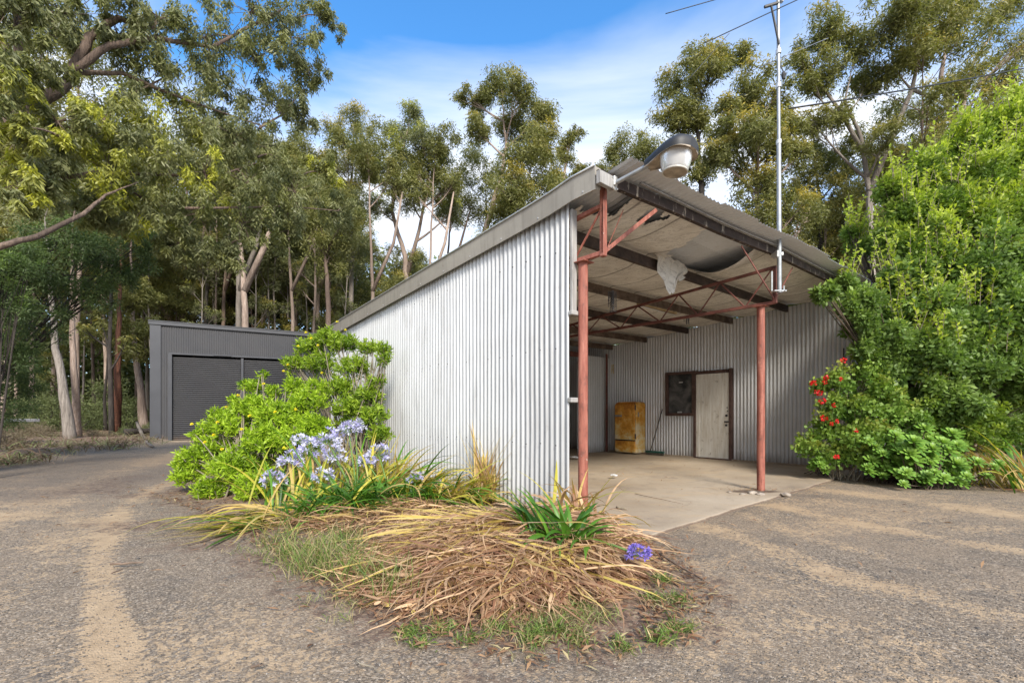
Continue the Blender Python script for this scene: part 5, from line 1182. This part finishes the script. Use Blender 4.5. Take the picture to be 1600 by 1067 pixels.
heapblades(2600,(.04,.14),(.006,.024),15,-.15,3.50,1.1,1.15,lambda x,y,rg:rg.uniform(0,6.28,len(x)),'straw','broken_scraps',.1,.3,.03,(-.3,.5),(0,.6))
c=G(905,832); r_=empty('dry_leaf_clump',c,'arching half-dead strap leaves tangled round the foot of the corner post','plant')
clump((.60,4.05,0),85,(.35,.75),(.015,.03),21,'straw','dry_leaves',r_,(.5,1.4),(1.3,3.2),.13,.25,.3)
clump((.56,4.15,0),22,(.5,.8),(.025,.04),22,'strap','orange_leaves',r_,(.7,1.3),(.5,1.6),.08,1,.5)
# ---------------------------------------------------------------- agapanthus
def agahead(c,r,seed,parent,mat='petal_blue',n=32,stalk=None):
    rg=np.random.default_rng(seed); d=nrm(rg.normal(size=(n,3))); d[:,2]=np.abs(d[:,2])*.9-.25; d=nrm(d); P=[];Dd=[];
    cen=np.array(c)[None]+d*r*rg.uniform(.72,1.05,n)[:,None]
    for k in range(6):
        x=np.cross(d,np.array([[.2,.3,.9]])); x=nrm(x); y=np.cross(d,x); a=k*math.pi/3+rg.uniform(0,.3,n)
        pd=nrm(d*.75+(x*np.cos(a)[:,None]+y*np.sin(a)[:,None])*.9); P.append(cen-d*r*.10); Dd.append(pd)
    P=np.concatenate(P);Dd=np.concatenate(Dd)
    o=link('flower_head',leafmesh('flower_head',P,Dd,r*.38,r*.14,(rg.random(len(P))<.25)*.6,False,.2,rg=rg),M[mat],parent)
    mb=MB()
    for i in range(n): mb.tube([Vector(c),Vector(cen[i])],r*.015,3,False)
    if stalk: mb.tube(bez(Vector(stalk),Vector(stalk).lerp(Vector(c),.5)+Vector((0,0,.05)),Vector(c),8),[.008]*9,7,False)
    mb.build('flower_stalk',M['stalk'],parent,True)
aps=[((545,812),[(428,752,20,5.0),(455,722,22,5.1),(484,705,24,5.2),(470,690,16,5.35)],'agapanthus with a row of lilac heads at the front of the daisy bush'),
     ((560,806),[(512,690,24,5.3),(545,676,20,5.5),(522,714,20,5.2),(505,745,19,4.95),(556,668,17,5.6)],'agapanthus with the tallest cluster of lilac heads beside the yellowing leaves'),
     ((612,800),[(592,712,22,5.4),(572,722,16,5.3)],'agapanthus with two lilac heads nearest the silvery wall'),
     ((650,800),[(648,748,15,5.2)],'agapanthus with one small half-hidden lilac head among dry leaves')]
for k,((gx,gy),hs,lab) in enumerate(aps):
    g0=G(gx,gy); r_=empty('agapanthus',g0,lab,'plant','agapanthus plants by the silvery wall')
    clump(g0,[95,90,60,40][k],(.30,.62),(.018,.030),30+k,'strap','leaves',r_,(.35,1.25),(.8,2.0),.13,.10,.04)
    for j,(x,y,r,Y_) in enumerate(hs): agahead(W(x,y,Y_),r*.90*Y_/F,60+k*9+j,r_,stalk=g0+Vector((0,0,.1)))
g0=G(500,818); r_=empty('agapanthus',g0,'low green fan of strap leaves at the front left of the lilac flowers','plant','agapanthus plants by the silvery wall')
clump(g0+Vector((-.05,.1,0)),95,(.30,.55),(.018,.028),41,'strap','leaves',r_,(.3,1.2),(.9,2.0),.15,.05,.05)
g0=G(886,893); r_=empty('agapanthus',g0,'dark green strap-leaved plant with one violet flower head at the front of the heap','plant')
clump((.38,3.12,0),44,(.32,.50),(.026,.042),42,'strap','leaves',r_,(.55,1.35),(.8,1.9),.06,.04,.0,fold=.3)
clump((.20,3.2,0),20,(.32,.46),(.022,.034),43,'strap','leaves',r_,(.7,1.35),(.6,1.6),.04,.25,.0,az=(2.6,.5),fold=.3)
agahead(W(998,868,2.95),.078,70,r_,'petal_violet',46,stalk=Vector((.42,3.2,.22)))
# yellowing flax-like clumps along the wall
for k,(gx,gy,n,L_,yg,dd,lab,az,el) in enumerate(((470,800,105,(.6,1.1),.75,.2,'yellow-green arching blades rising inside the daisy bush',(1.9,.6),(.7,1.4)),(575,790,110,(.5,1.0),.75,.35,'golden dry blades standing behind the lilac flowers',(1.6,.9),(.9,1.5)),
   (640,788,150,(.45,.95),.75,.35,'golden blades sprawling to the right of the lilac flowers',(-.3,.6),(.3,1.2)),(705,790,140,(.4,.8),.6,.3,'low yellow and green blades lying along the wall foot',(-.2,.9),(.2,1.1)),(430,818,80,(.5,.95),.7,.45,'dry golden blades fanning over the gravel below the daisy bush',(3.6,.6),(.0,.6)),(400,760,45,(.5,.9),.6,.3,'yellowish blades mixed into the front of the daisy bush',(2.4,.7),(.8,1.4)))):
    g0=G(gx,gy); r_=empty('strap_leaf_clump',g0,lab,'plant','yellowing strap-leaf clumps')
    clump(g0,n,L_,(.018,.034),80+k,'strap','leaves',r_,el,(.7,2.0),.17,yg,dd,az=az)
g0=S(1.25,-.13,0); r_=empty('dead_stalk_bundle',g0,'upright bundle of dead golden stalks leaning on the silvery wall','plant')
clump(g0+Vector((0,0,0)),75,(.6,1.12),(.016,.034),91,'straw','dead_stalks',r_,(1.15,1.5),(.1,.9),.07,.75,.15,az=(1.1,1.2),fl=False)
clump(g0+Vector((0.02,-.03,0)),26,(.3,.6),(.015,.03),92,'straw','dead_stalks',r_,(1.0,1.5),(1.5,3.2),.05,.4,.4,fl=False)
# ---------------------------------------------------------------- daisy bushes
def daisybush(name,label,lobes,base,leaf,nros,Lf,seed,flowers,stemn=40,young=.5,prof=.75):
    """leaf rosettes at the tips of many stems"""
    rg=np.random.default_rng(seed); rd=random.Random(seed); root=empty(name,base,label,'shrub'); mb=MB()
    tot=sum(r*r for c,r in lobes); P=[];Dd=[];Yg_=[];Ln=[]; tipsL=[]
    for (c,r) in lobes:
        n=int(nros*r*r/tot)
        for i in range(n):
            d=Vector(rg.normal(size=3)); d.normalize(); d.z=abs(d.z)*.9-.15 if rd.random()<.8 else d.z
            k=rd.random()**.28*(1+.12*max(0,rd.gauss(0,1))); t_=c+d*(r*k); 
            if t_.z<.05: t_.z=rd.uniform(.05,.3)
            ax=(d*.55+Vector((0,0,.75))+Vector(rg.normal(size=3))*.22).normalized(); tipsL.append((t_,ax,k))
            y=max(0,(k-.55)*2)*rd.uniform(.3,1.1)
            m=rd.randint(15,22); A=np.array(ax); X_=np.array(ax.orthogonal().normalized()); Y__=np.cross(A,X_)
            a=rg.uniform(0,6.28,m); e=rg.uniform(-.1,1.35,m); off=rg.uniform(-.11,.02,m)*(Lf/.08)
            dir_=A[None]*np.sin(e)[:,None]+(X_[None]*np.cos(a)[:,None]+Y__[None]*np.sin(a)[:,None])*np.cos(e)[:,None]
            P.append(np.array(t_)[None]+A[None]*off[:,None]); Dd.append(dir_); Yg_.append(np.full(m,y)*rg.uniform(.5,1.2,m)); Ln.append(Lf*rg.uniform(.6,1.15,m))
            if i%3==0: mb.tube([t_-ax*.16,t_],.004,4,False)
    for i in range(stemn):
        c,r=rd.choice(lobes); a=base+Vector((rd.uniform(-1,1),rd.uniform(-1,1),0))*.35; e=c+Vector(rg.normal(size=3))*r*.35; mb.tube(bez(a,a.lerp(e,.5)+Vector((0,0,.15)),e,6),[.014,.013,.012,.01,.008,.007,.005],5,False)
    mb.build('stem',M['twig_pale'],root,True)
    P=np.concatenate(P);Dd=np.concatenate(Dd); Yg_=np.clip(np.concatenate(Yg_)*young*1.6,0,1)
    Ln=np.concatenate(Ln); link('foliage',leafmesh('foliage',P,Dd,Ln,Ln*.26,Yg_,False,.2,rg=rg),M[leaf],root)
    for (x,y,Y_) in flowers:
        c=W(x,y,Y_); ax=np.array([.1,-.6,.8]); ax/=np.linalg.norm(ax); X_=np.array([1,0,0]); Y__=np.cross(ax,X_); a=np.linspace(0,6.28,13)[:-1]
        dd=X_[None]*np.cos(a)[:,None]+Y__[None]*np.sin(a)[:,None]+ax[None]*.25; PP_=np.repeat(np.array(c)[None],12,0)
        PP_=np.concatenate([PP_,PP_]); dd=np.concatenate([dd,dd*.45+ax[None]*.5]); link('flower',leafmesh('flower',PP_,dd,.027,.013,0.0,False,.1,rg=rg),M['petal_yellow'],root)
    return root
b1=nl([(298,742,24,6.3),(332,705,30,6.4),(300,712,18,6.3),(355,668,32,6.5),(398,640,30,6.6),(436,655,34,6.4),(478,632,28,6.6),(420,695,38,6.1),(370,730,36,6.0),(330,768,26,5.9),(460,606,17,6.8),(396,604,13,6.8),(470,690,34,6.1),(340,648,13,6.6),(400,760,28,5.7),(490,664,26,6.3),(312,680,12,6.4),(366,628,10,6.7),(425,612,11,6.8),(490,604,12,6.7),(284,728,12,6.3),(410,585,7,6.8),(382,600,7,6.8)])
daisybush('daisy_bush','big bright green bush with small yellow daisies in front of the garage',b1,Vector((-3.3,6.15,0)),'daisy_leaf',2100,.078,1001,[(320,691,5.95),(334,680,5.95),(378,671,6.0),(390,650,6.05),(354,636,6.2),(462,640,6.0),(484,693,5.7),(300,663,6.2),(430,644,6.0),(372,618,6.3),(505,707,5.6),(412,600,6.4),(347,702,5.8),(444,700,5.7),(340,660,6.1)],60,1.0)
b2=nl([(484,545,22,7.6),(512,532,24,7.6),(540,540,24,7.6),(575,543,15,7.4),(460,568,18,7.5),(500,570,24,7.5),(555,575,24,7.4),(590,600,16,7.1),(575,620,22,7.1),(530,610,26,7.3),(585,650,22,6.9),(545,640,26,7.1),(600,545,12,7.0),(601,560,11,7.0),(490,610,22,7.4),(595,680,18,6.8)])
daisybush('tall_shrub','tall leggy green shrub with a few yellow daisies leaning on the silvery wall',b2,Vector((-2.35,7.25,0)),'tall_leaf',1050,.08,1002,[(478,520,7.3),(486,529,7.2),(527,503,7.3),(540,516,7.2),(466,541,7.2),(450,570,7.2),(443,580,7.2),(497,540,7.1),(503,583,7.1)],90,.8)
# ---------------------------------------------------------------- right-hand planting
R1=nl([(1560,200,42,8.6),(1500,230,42,8.6),(1450,265,38,8.4),(1590,250,50,8.3),(1530,280,46,8.3),(1470,310,44,8.2),(1420,330,38,8.2),(1395,300,26,8.4),(1392,372,28,8.3),(1345,385,22,9.4),(1580,330,50,8.0),(1520,350,46,7.9),(1455,380,44,7.8),(1640,220,60,8.5),(1650,350,60,8),(1600,170,34,8.8),(1330,362,16,9.4)])
R1=[(c,r*.84) for c,r in R1]
r_,tipc=bushlobes('tall_green_shrub','towering yellow-green shrub with upright shoots at the right side of the shed',R1,Vector((7.9,8.6,0)),'plum_leaf',2200,.082,.042,.85,'shrub',0,.25,15,.5,'twig',seed=1101,sr_stem=.05)
R2s=nl([(1380,440,34,7.9),(1430,430,38,7.7),(1490,430,42,7.6),(1550,420,46,7.5),(1400,490,34,7.7),(1460,490,40,7.4),(1520,500,42,7.3),(1420,540,34,7.5),(1470,560,38,7.2),(1540,570,42,7.1),(1450,620,32,7.2),(1320,450,16,7.6)])
# upright shoots above it
rgx=np.random.default_rng(8); rdx=random.Random(8); mb=MB(); P=[];Dd=[]
for i in range(330):
    c,r=(R1+R2s)[rdx.randrange(len(R1+R2s))]; d=Vector((rdx.uniform(-1,1),rdx.uniform(-1,.3),rdx.uniform(.2,1))).normalized(); s_=c+d*r*.7; e=s_+Vector((rdx.uniform(-.22,.18),rdx.uniform(-.15,.1),rdx.uniform(.3,.65)))
    mb.tube([s_,s_.lerp(e,.5),e],[.006,.004,.002],4,False)
    for k in range(16):
        t_=(k+1)/16; P.append(s_.lerp(e,t_)); Dd.append((rdx.uniform(-1,1),rdx.uniform(-1,1),rdx.uniform(.1,.9)))
mb.build('shoot',M['twig_pale'],r_,True)
link('shoot_leaves',leafmesh('shoot_leaves',np.array(P),np.array(Dd),.085*rgx.uniform(.6,1.2,len(P)),.04,rgx.uniform(.4,1,len(P)),False,rg=rgx),M['plum_leaf'],r_)
R2=nl([(1398,446,24,7.9),(1430,430,32,7.7),(1490,430,42,7.6),(1550,420,46,7.5),(1610,420,50,7.4),(1372,478,20,7.9),(1400,490,34,7.7),(1460,490,40,7.4),(1520,500,42,7.3),(1590,500,48,7.2),(1420,540,34,7.5),(1470,560,38,7.2),(1540,570,42,7.1),(1600,570,44,7.0),(1320,450,16,7.6),(1290,458,13,7.3),(1350,500,20,7.7),(1400,590,26,7.5),(1450,620,32,7.2),(1510,630,34,7.0),(1345,505,20,7.45),(1362,535,24,7.45),(1378,560,26,7.5),(1330,478,17,7.4),(1352,470,18,7.4),(1395,530,26,7.4),(1350,548,16,7.4),(1660,500,60,7)])
bushlobes('broad_leaved_shrub','dense dark green shrub reaching over the right end of the iron wall',R2,Vector((7.0,7.9,0)),'plum_dark',2100,.086,.048,.4,'shrub',.05,.1,15,.5,'twig',seed=1102,sr_stem=.04)
R3=nl([(1350,580,24,7.5),(1320,600,24,7.5),(1370,610,26,7.4),(1300,635,22,7.5),(1345,640,28,7.3),(1390,640,28,7.2),(1290,670,22,7.5),(1330,680,28,7.3),(1375,680,28,7.1),(1270,705,20,7.5),(1310,712,20,7.4),(1350,715,22,7.2),(1282,600,12,7.6),(1255,690,10,7.7),(1420,650,22,7.1)])
gr,tc_=bushlobes('geranium','geranium bush with red flower heads climbing against the iron wall',R3,Vector((5.35,7.5,0)),'ger_leaf',560,.058,.060,.35,'shrub',0,.15,13,.5,'twig_pale',seed=1103,sr_stem=.012,curl=.28)
for k,(x,y,r) in enumerate(((1271,599,6),(1291,590,5.5),(1289,597,4.5),(1281,614,6),(1285,626,6.5),(1303,633,4.5),(1318,563,5.5),(1288,653,6.5),(1299,662,4),(1308,658,4),(1338,672,4.5),(1307,714,5),(1314,592,4),(1275,612,4))):
    Y_=7.25 if x<1300 else 6.85; c=np.array(W(x,y,Y_)); n=26; rg_=np.random.default_rng(k); d=nrm(rg_.normal(size=(n,3))); rr_=r*Y_/F*.78
    link('flower_head',leafmesh('flower_head',c[None]+d*rr_*.5,nrm(d+rg_.normal(size=d.shape)*.5),rr_*.8,rr_*.75,0.,False,rg=rg_),M['petal_red'],gr)
    mb=MB(); mb.tube(bez(Vector(c),Vector(c)+Vector((.02,.06,-.08)),Vector(c)+Vector((.08,.15,-.22)),4),.004,5,False); mb.build('flower_stalk',M['stalk'],gr)
# rosette succulents
def rosette(c,r,seed,ax):
    rg=np.random.default_rng(seed); n=34; A=np.array(Vector(ax).normalized()); X_=np.array(Vector(ax).orthogonal().normalized()); Y__=np.cross(A,X_)
    t_=np.linspace(0,1,n); a=np.arange(n)*2.39996; e=1.45-1.35*t_; l_=r*(.35+.7*t_)
    d=A[None]*np.sin(e)[:,None]+(X_[None]*np.cos(a)[:,None]+Y__[None]*np.sin(a)[:,None])*np.cos(e)[:,None]
    sd_=nrm(np.cross(d,np.repeat(A[None],n,0))); nn=np.cross(sd_,d); P0=np.repeat(np.array(c)[None],n,0); w_=(l_*.36)[:,None]; L_=l_[:,None]
    V=np.stack([P0,P0+d*L_*.62+sd_*w_*.5+nn*L_*.06,P0+d*L_*.92+sd_*w_*.36+nn*L_*.03,P0+d*L_-nn*L_*.02,P0+d*L_*.92-sd_*w_*.36+nn*L_*.03,P0+d*L_*.62-sd_*w_*.5+nn*L_*.06],1).reshape(-1,3)
    b=np.arange(n)[:,None]*6; Fq=np.concatenate([b+np.array([[0,1,4,5]]),b+np.array([[1,2,3,4]])]); return V,Fq,np.repeat(rg.random(n),6),np.repeat((1-t_)*.8,6)
def succ(name,label,spots,base,seed,group=None):
    root=empty(name,base,label,'succulent',group); Vs=[];Fs=[];r1=[];y1=[];o=0; mb=MB()
    for k,(x,y,r,Y_) in enumerate(spots):
        c=W(x,y,Y_); ax=Vector((random.uniform(-.4,.1),-.55+random.uniform(-.3,.2),.8)); V,Fq,rn,yg=rosette(c,r*Y_/F,seed+k,ax); link('rosette',npmesh('rosette',V,Fq,{'rnd':rn,'young':yg}),M['succulent'],root)
        a=base+Vector((random.uniform(-.3,.3),random.uniform(-.2,.2),0)); mb.tube(bez(a,a.lerp(c,.5)-Vector((0,0,.02)),c,4),.007,6,False)
    mb.build('stem',M['twig'],root,True)
rd=random.Random(4)
def srow(x0,x1,y0,y1,n,r,Y_): return [(rd.uniform(x0,x1),rd.uniform(y0,y1),rd.uniform(*r),Y_+rd.uniform(-.2,.25)) for _ in range(n)]
succ('rosette_succulent','large mound of pale green rosettes at the middle of the right-hand bed',srow(1405,1505,690,754,60,(12,18),6.75)+srow(1440,1500,665,700,16,(11,15),6.95)+srow(1410,1505,735,758,22,(9,13),6.55),G(1455,762),1200)
succ('rosette_succulent','smaller mound of green rosettes between the geranium and the large rosettes',srow(1355,1425,680,745,55,(9,14),7.0)+srow(1395,1450,660,700,16,(9,13),7.1),G(1390,752),1300)
succ('rosette_succulent','few green rosettes below the orange blades at the right edge',[(1526,722,12,6.4),(1543,745,10,6.3),(1552,730,10,6.3),(1560,724,9,6.35),(1510,745,11,6.4)],G(1535,765),1400)
succ('rosette_succulent','round-leaved succulent spilling at the foot of the geranium',srow(1262,1300,712,738,12,(6,10),7.5),G(1282,742),1500)
# leafy filler low in the bed
lo=nl([(1400,660,26,7.3),(1450,650,30,7.2),(1500,660,30,7.0),(1540,680,24,6.9),(1430,700,22,7.2),(1480,720,26,7.0),(1570,660,34,7.0),(1600,640,34,7.1)])
bushlobes('low_leafy_shrub','low leafy green growth between the rosettes and the dark shrub',lo,Vector((6.6,7.3,0)),'plum_leaf',620,.06,.05,.3,'shrub',0,.15,12,.34,'twig',seed=1104,sr_stem=.012)
for k,(gx,gy,n,az,lab,yg,dd) in enumerate(((1520,757,55,(1.9,.7),'orange and green sword leaves right of the large rosettes',.55,.3),(1585,762,60,(1.3,1.2),'tangled dry and green sword leaves at the right edge of the bed',.45,.45),(1610,768,40,(2.6,.7),'sprawling dry sword leaves cut by the right edge',.4,.5))):
    g0=G(gx,gy); r_=empty('sword_leaf_clump',g0,lab,'plant','sword-leaf clumps in the right-hand bed')
    clump(g0,n,(.65,1.25),(.02,.04),1600+k,'strap','leaves',r_,(.8,1.4),(.5,1.9),.13,yg,dd,az=az,fl=False)
    clump(g0+Vector((0,-.1,0)),14,(.25,.4),(.015,.03),1650+k,'straw','dead_leaves',r_,(-.1,.6),(.6,1.6),.12,.3,.3,fl=False)
lo=nl([(1560,620,60,10.5),(1620,560,70,10.5),(1680,640,60,10.2),(1520,660,50,10),(1600,690,50,9.6),(1700,500,80,10.5),(1650,700,50,9.3),(1480,560,60,10.2),(1560,500,60,10.4)])
bushlobes('background_shrub','shaded shrub closing the gap behind the sword leaves',lo,Vector((10.2,10.3,0)),'plum_dark',1100,.11,.06,.15,'shrub',0,.1,12,.4,'twig',seed=1105,sr_stem=.03)
lo=nl([(1400,600,30,8.2),(1450,580,34,8.2),(1500,610,36,8.0),(1350,640,26,8.0),(1420,660,30,7.9),(1540,640,34,7.8),(1480,670,30,7.7)])
bushlobes('inner_shrub','dark leafy growth behind the geranium and the rosettes',lo,Vector((6.9,8.0,0)),'plum_dark',900,.08,.05,.1,'shrub',0,.1,12,.4,'twig',seed=1106,sr_stem=.02)
# ---------------------------------------------------------------- grass, litter, pebbles
bp2=ppoly([(300,800),(420,862),(520,925),(640,985),(760,1012),(900,1008),(1040,975),(1070,925),(1040,885),(960,870),(760,960),(560,905),(430,840)])
q=inpoly(bp2,750,rg)+rg.normal(0,.10,(750,2)); nn_=fbm(q[:,0]*3.2,q[:,1]*3.2,5.)>.59; q=q[nn_]
tufts('grass',np.column_stack([q,0.0*q[:,0]+.01]),.085,.0032,20,'grass','sparse green and dry grass round the front of the heap',dead=.55,seed=5,spread=.05)
q=np.array([[G(x,y).x,G(x,y).y] for x,y in ((470,880),(490,870),(505,885),(480,895),(455,865),(500,860),(520,850),(535,845),(510,900),(545,870),(440,850),(590,915),(620,930),(560,905))])
tufts('grass',np.column_stack([q,0*q[:,0]+.01]),.26,.0045,70,'grass','taller green grass tufts left of the heap',dead=.35,seed=6,spread=.09,el=(.9,1.5),bend=(.6,1.8))
q=np.array([[G(x,y).x,G(x,y).y] for x,y in ((1035,908),(1020,935),(905,1000),(1030,1000),(970,1012),(830,1000),(775,985),(1060,985),(640,990),(690,985),(1060,940),(730,1000),(860,985),(655,1005))])
tufts('grass',np.column_stack([q,0*q[:,0]+.005]),.075,.005,110,'grass','small green tufts dotted on the bare soil in front of the heap',dead=.1,seed=7,spread=.035,el=(.5,1.4))
mo=[]
# dead leaf litter
q=np.concatenate([inpoly(bedpoly,3200,rg),inpoly(ppoly([(200,760),(330,800),(470,900),(650,1010),(880,1050),(1080,1010),(1120,930),(1060,860),(990,830),(1010,1000),(700,960),(420,840)]),1500,rg)+0,inpoly(bedpoly,2600,rg)*1.0+rg.normal(0,.32,(2600,2))]); q=q[sdist(q,np.array([[S(a,b).x,S(a,b).y] for a,b in ((-.9,-.02),(-.9,7.1),(7,7.1),(7,-.02))]))>.02]
q2=np.stack([rg.normal(0,6,900),3+np.abs(rg.normal(0,6,900))],1); q2=q2[sdist(q2,np.array([[S(a,b).x,S(a,b).y] for a,b in ((-.9,-.05),(-.9,7.1),(7,7.1),(7,-.05))]))>0.05]
q=np.concatenate([q,q2]); n=len(q); P=np.column_stack([q,rg.uniform(.008,.03,n)]); Dd=np.column_stack([rg.normal(size=(n,2)),rg.uniform(-.15,.25,n)])
def flatleaves(name,P,Dd,L,Wd,mat,lab,rg,up=.02,cat='litter'):
    Dd=nrm(Dd); n=len(P); sd_=nrm(np.cross(Dd,np.array([[0,0,1.0]]))+rg.normal(0,.2,(n,3))); L=L[:,None];Wd=Wd[:,None]; c=np.array([[0,0,1.]])*L*.12*rg.uniform(0,1,(n,1))
    V=np.stack([P,P+Dd*L*.45+sd_*Wd*.5+c,P+Dd*L,P+Dd*L*.45-sd_*Wd*.5+c],1).reshape(-1,3)
    o=link(name,npmesh(name,V,np.arange(4*n).reshape(n,4),{'rnd':np.repeat(rg.random(n),4),'young':np.repeat((rg.random(n)<.1)*1.,4)}),M[mat]); props(o,lab,cat,None,'stuff')
flatleaves('leaf_litter',P,Dd,rg.uniform(.03,.09,n),rg.uniform(.006,.02,n),'leaf_litter','fallen gum leaves and bark scraps scattered over the yard and bed',rg)
n=260; aq=rg.uniform(-.8,4.6,n); bq=rg.uniform(.3,7.0,n)**1.0; k=rg.random(n)<.5; bq[k]=7.0-np.abs(rg.normal(0,.12,k.sum())); P=np.array([S(a,b,.027) for a,b in zip(aq,bq)]); flatleaves('floor_litter',P,np.column_stack([rg.normal(size=(n,2)),rg.uniform(0,.2,n)]),rg.uniform(.02,.09,n),rg.uniform(.006,.02,n),'leaf_litter','dry leaf scraps on the concrete floor and along the wall foot',rg)
n=120; c_=G(1180,768); P=np.column_stack([rg.normal(c_.x+.1,.35,n),rg.normal(c_.y,.10,n),0*aq[:n]+.03]); flatleaves('floor_litter',P,np.column_stack([rg.normal(size=(n,2)),rg.uniform(0,.4,n)]),rg.uniform(.02,.08,n),rg.uniform(.004,.012,n),'leaf_litter','dry scraps gathered round the foot of the free-standing post',rg)
# pebbles
n=15000; Y_=1.6+np.abs(rg.normal(0,1,n))*2.6; X_=rg.uniform(-1.25,1.25,n)*Y_; q=np.stack([X_,Y_],1); ks=(sdist(q,np.array([[S(a,b).x,S(a,b).y] for a,b in ((-.92,-.1),(-.92,7.1),(7,7.1),(7,-.1))]))>.02)&(sdist(q,bedpoly)>-.3); q=q[ks]; n=len(q)
r=rg.uniform(.002,.006,n)*(1+1.6*(rg.random(n)<.01)); oct_=np.array([[1,0,0],[0,1,0],[-1,0,0],[0,-1,0],[0,0,.7],[0,0,-.7]],float)
V=(oct_[None]*rg.uniform(.6,1.3,(n,6,1)))*r[:,None,None]; an=rg.uniform(0,6.28,n); cs,sn=np.cos(an),np.sin(an); V=np.stack([V[...,0]*cs[:,None]-V[...,1]*sn[:,None],V[...,0]*sn[:,None]+V[...,1]*cs[:,None],V[...,2]],-1)+np.column_stack([q,0*q[:,0]])[:,None]
gz=(fbm(q[:,0]*.5,q[:,1]*.5,1.)-.5)*.03+(fbm(q[:,0]*3,q[:,1]*3,4.)-.5)*.012; V[...,2]+=gz[:,None]+.002
tri=np.array([[0,1,4],[1,2,4],[2,3,4],[3,0,4],[1,0,5],[2,1,5],[3,2,5],[0,3,5]]); Fq=(np.arange(n)[:,None,None]*6+tri[None]).reshape(-1,3)
o=link('gravel',npmesh('gravel',V.reshape(-1,3),Fq,{'rnd':np.repeat(rg.random(n),6)}),M['pebble']); props(o,'loose grey and tan stones scattered on the yard','gravel',None,'stuff')
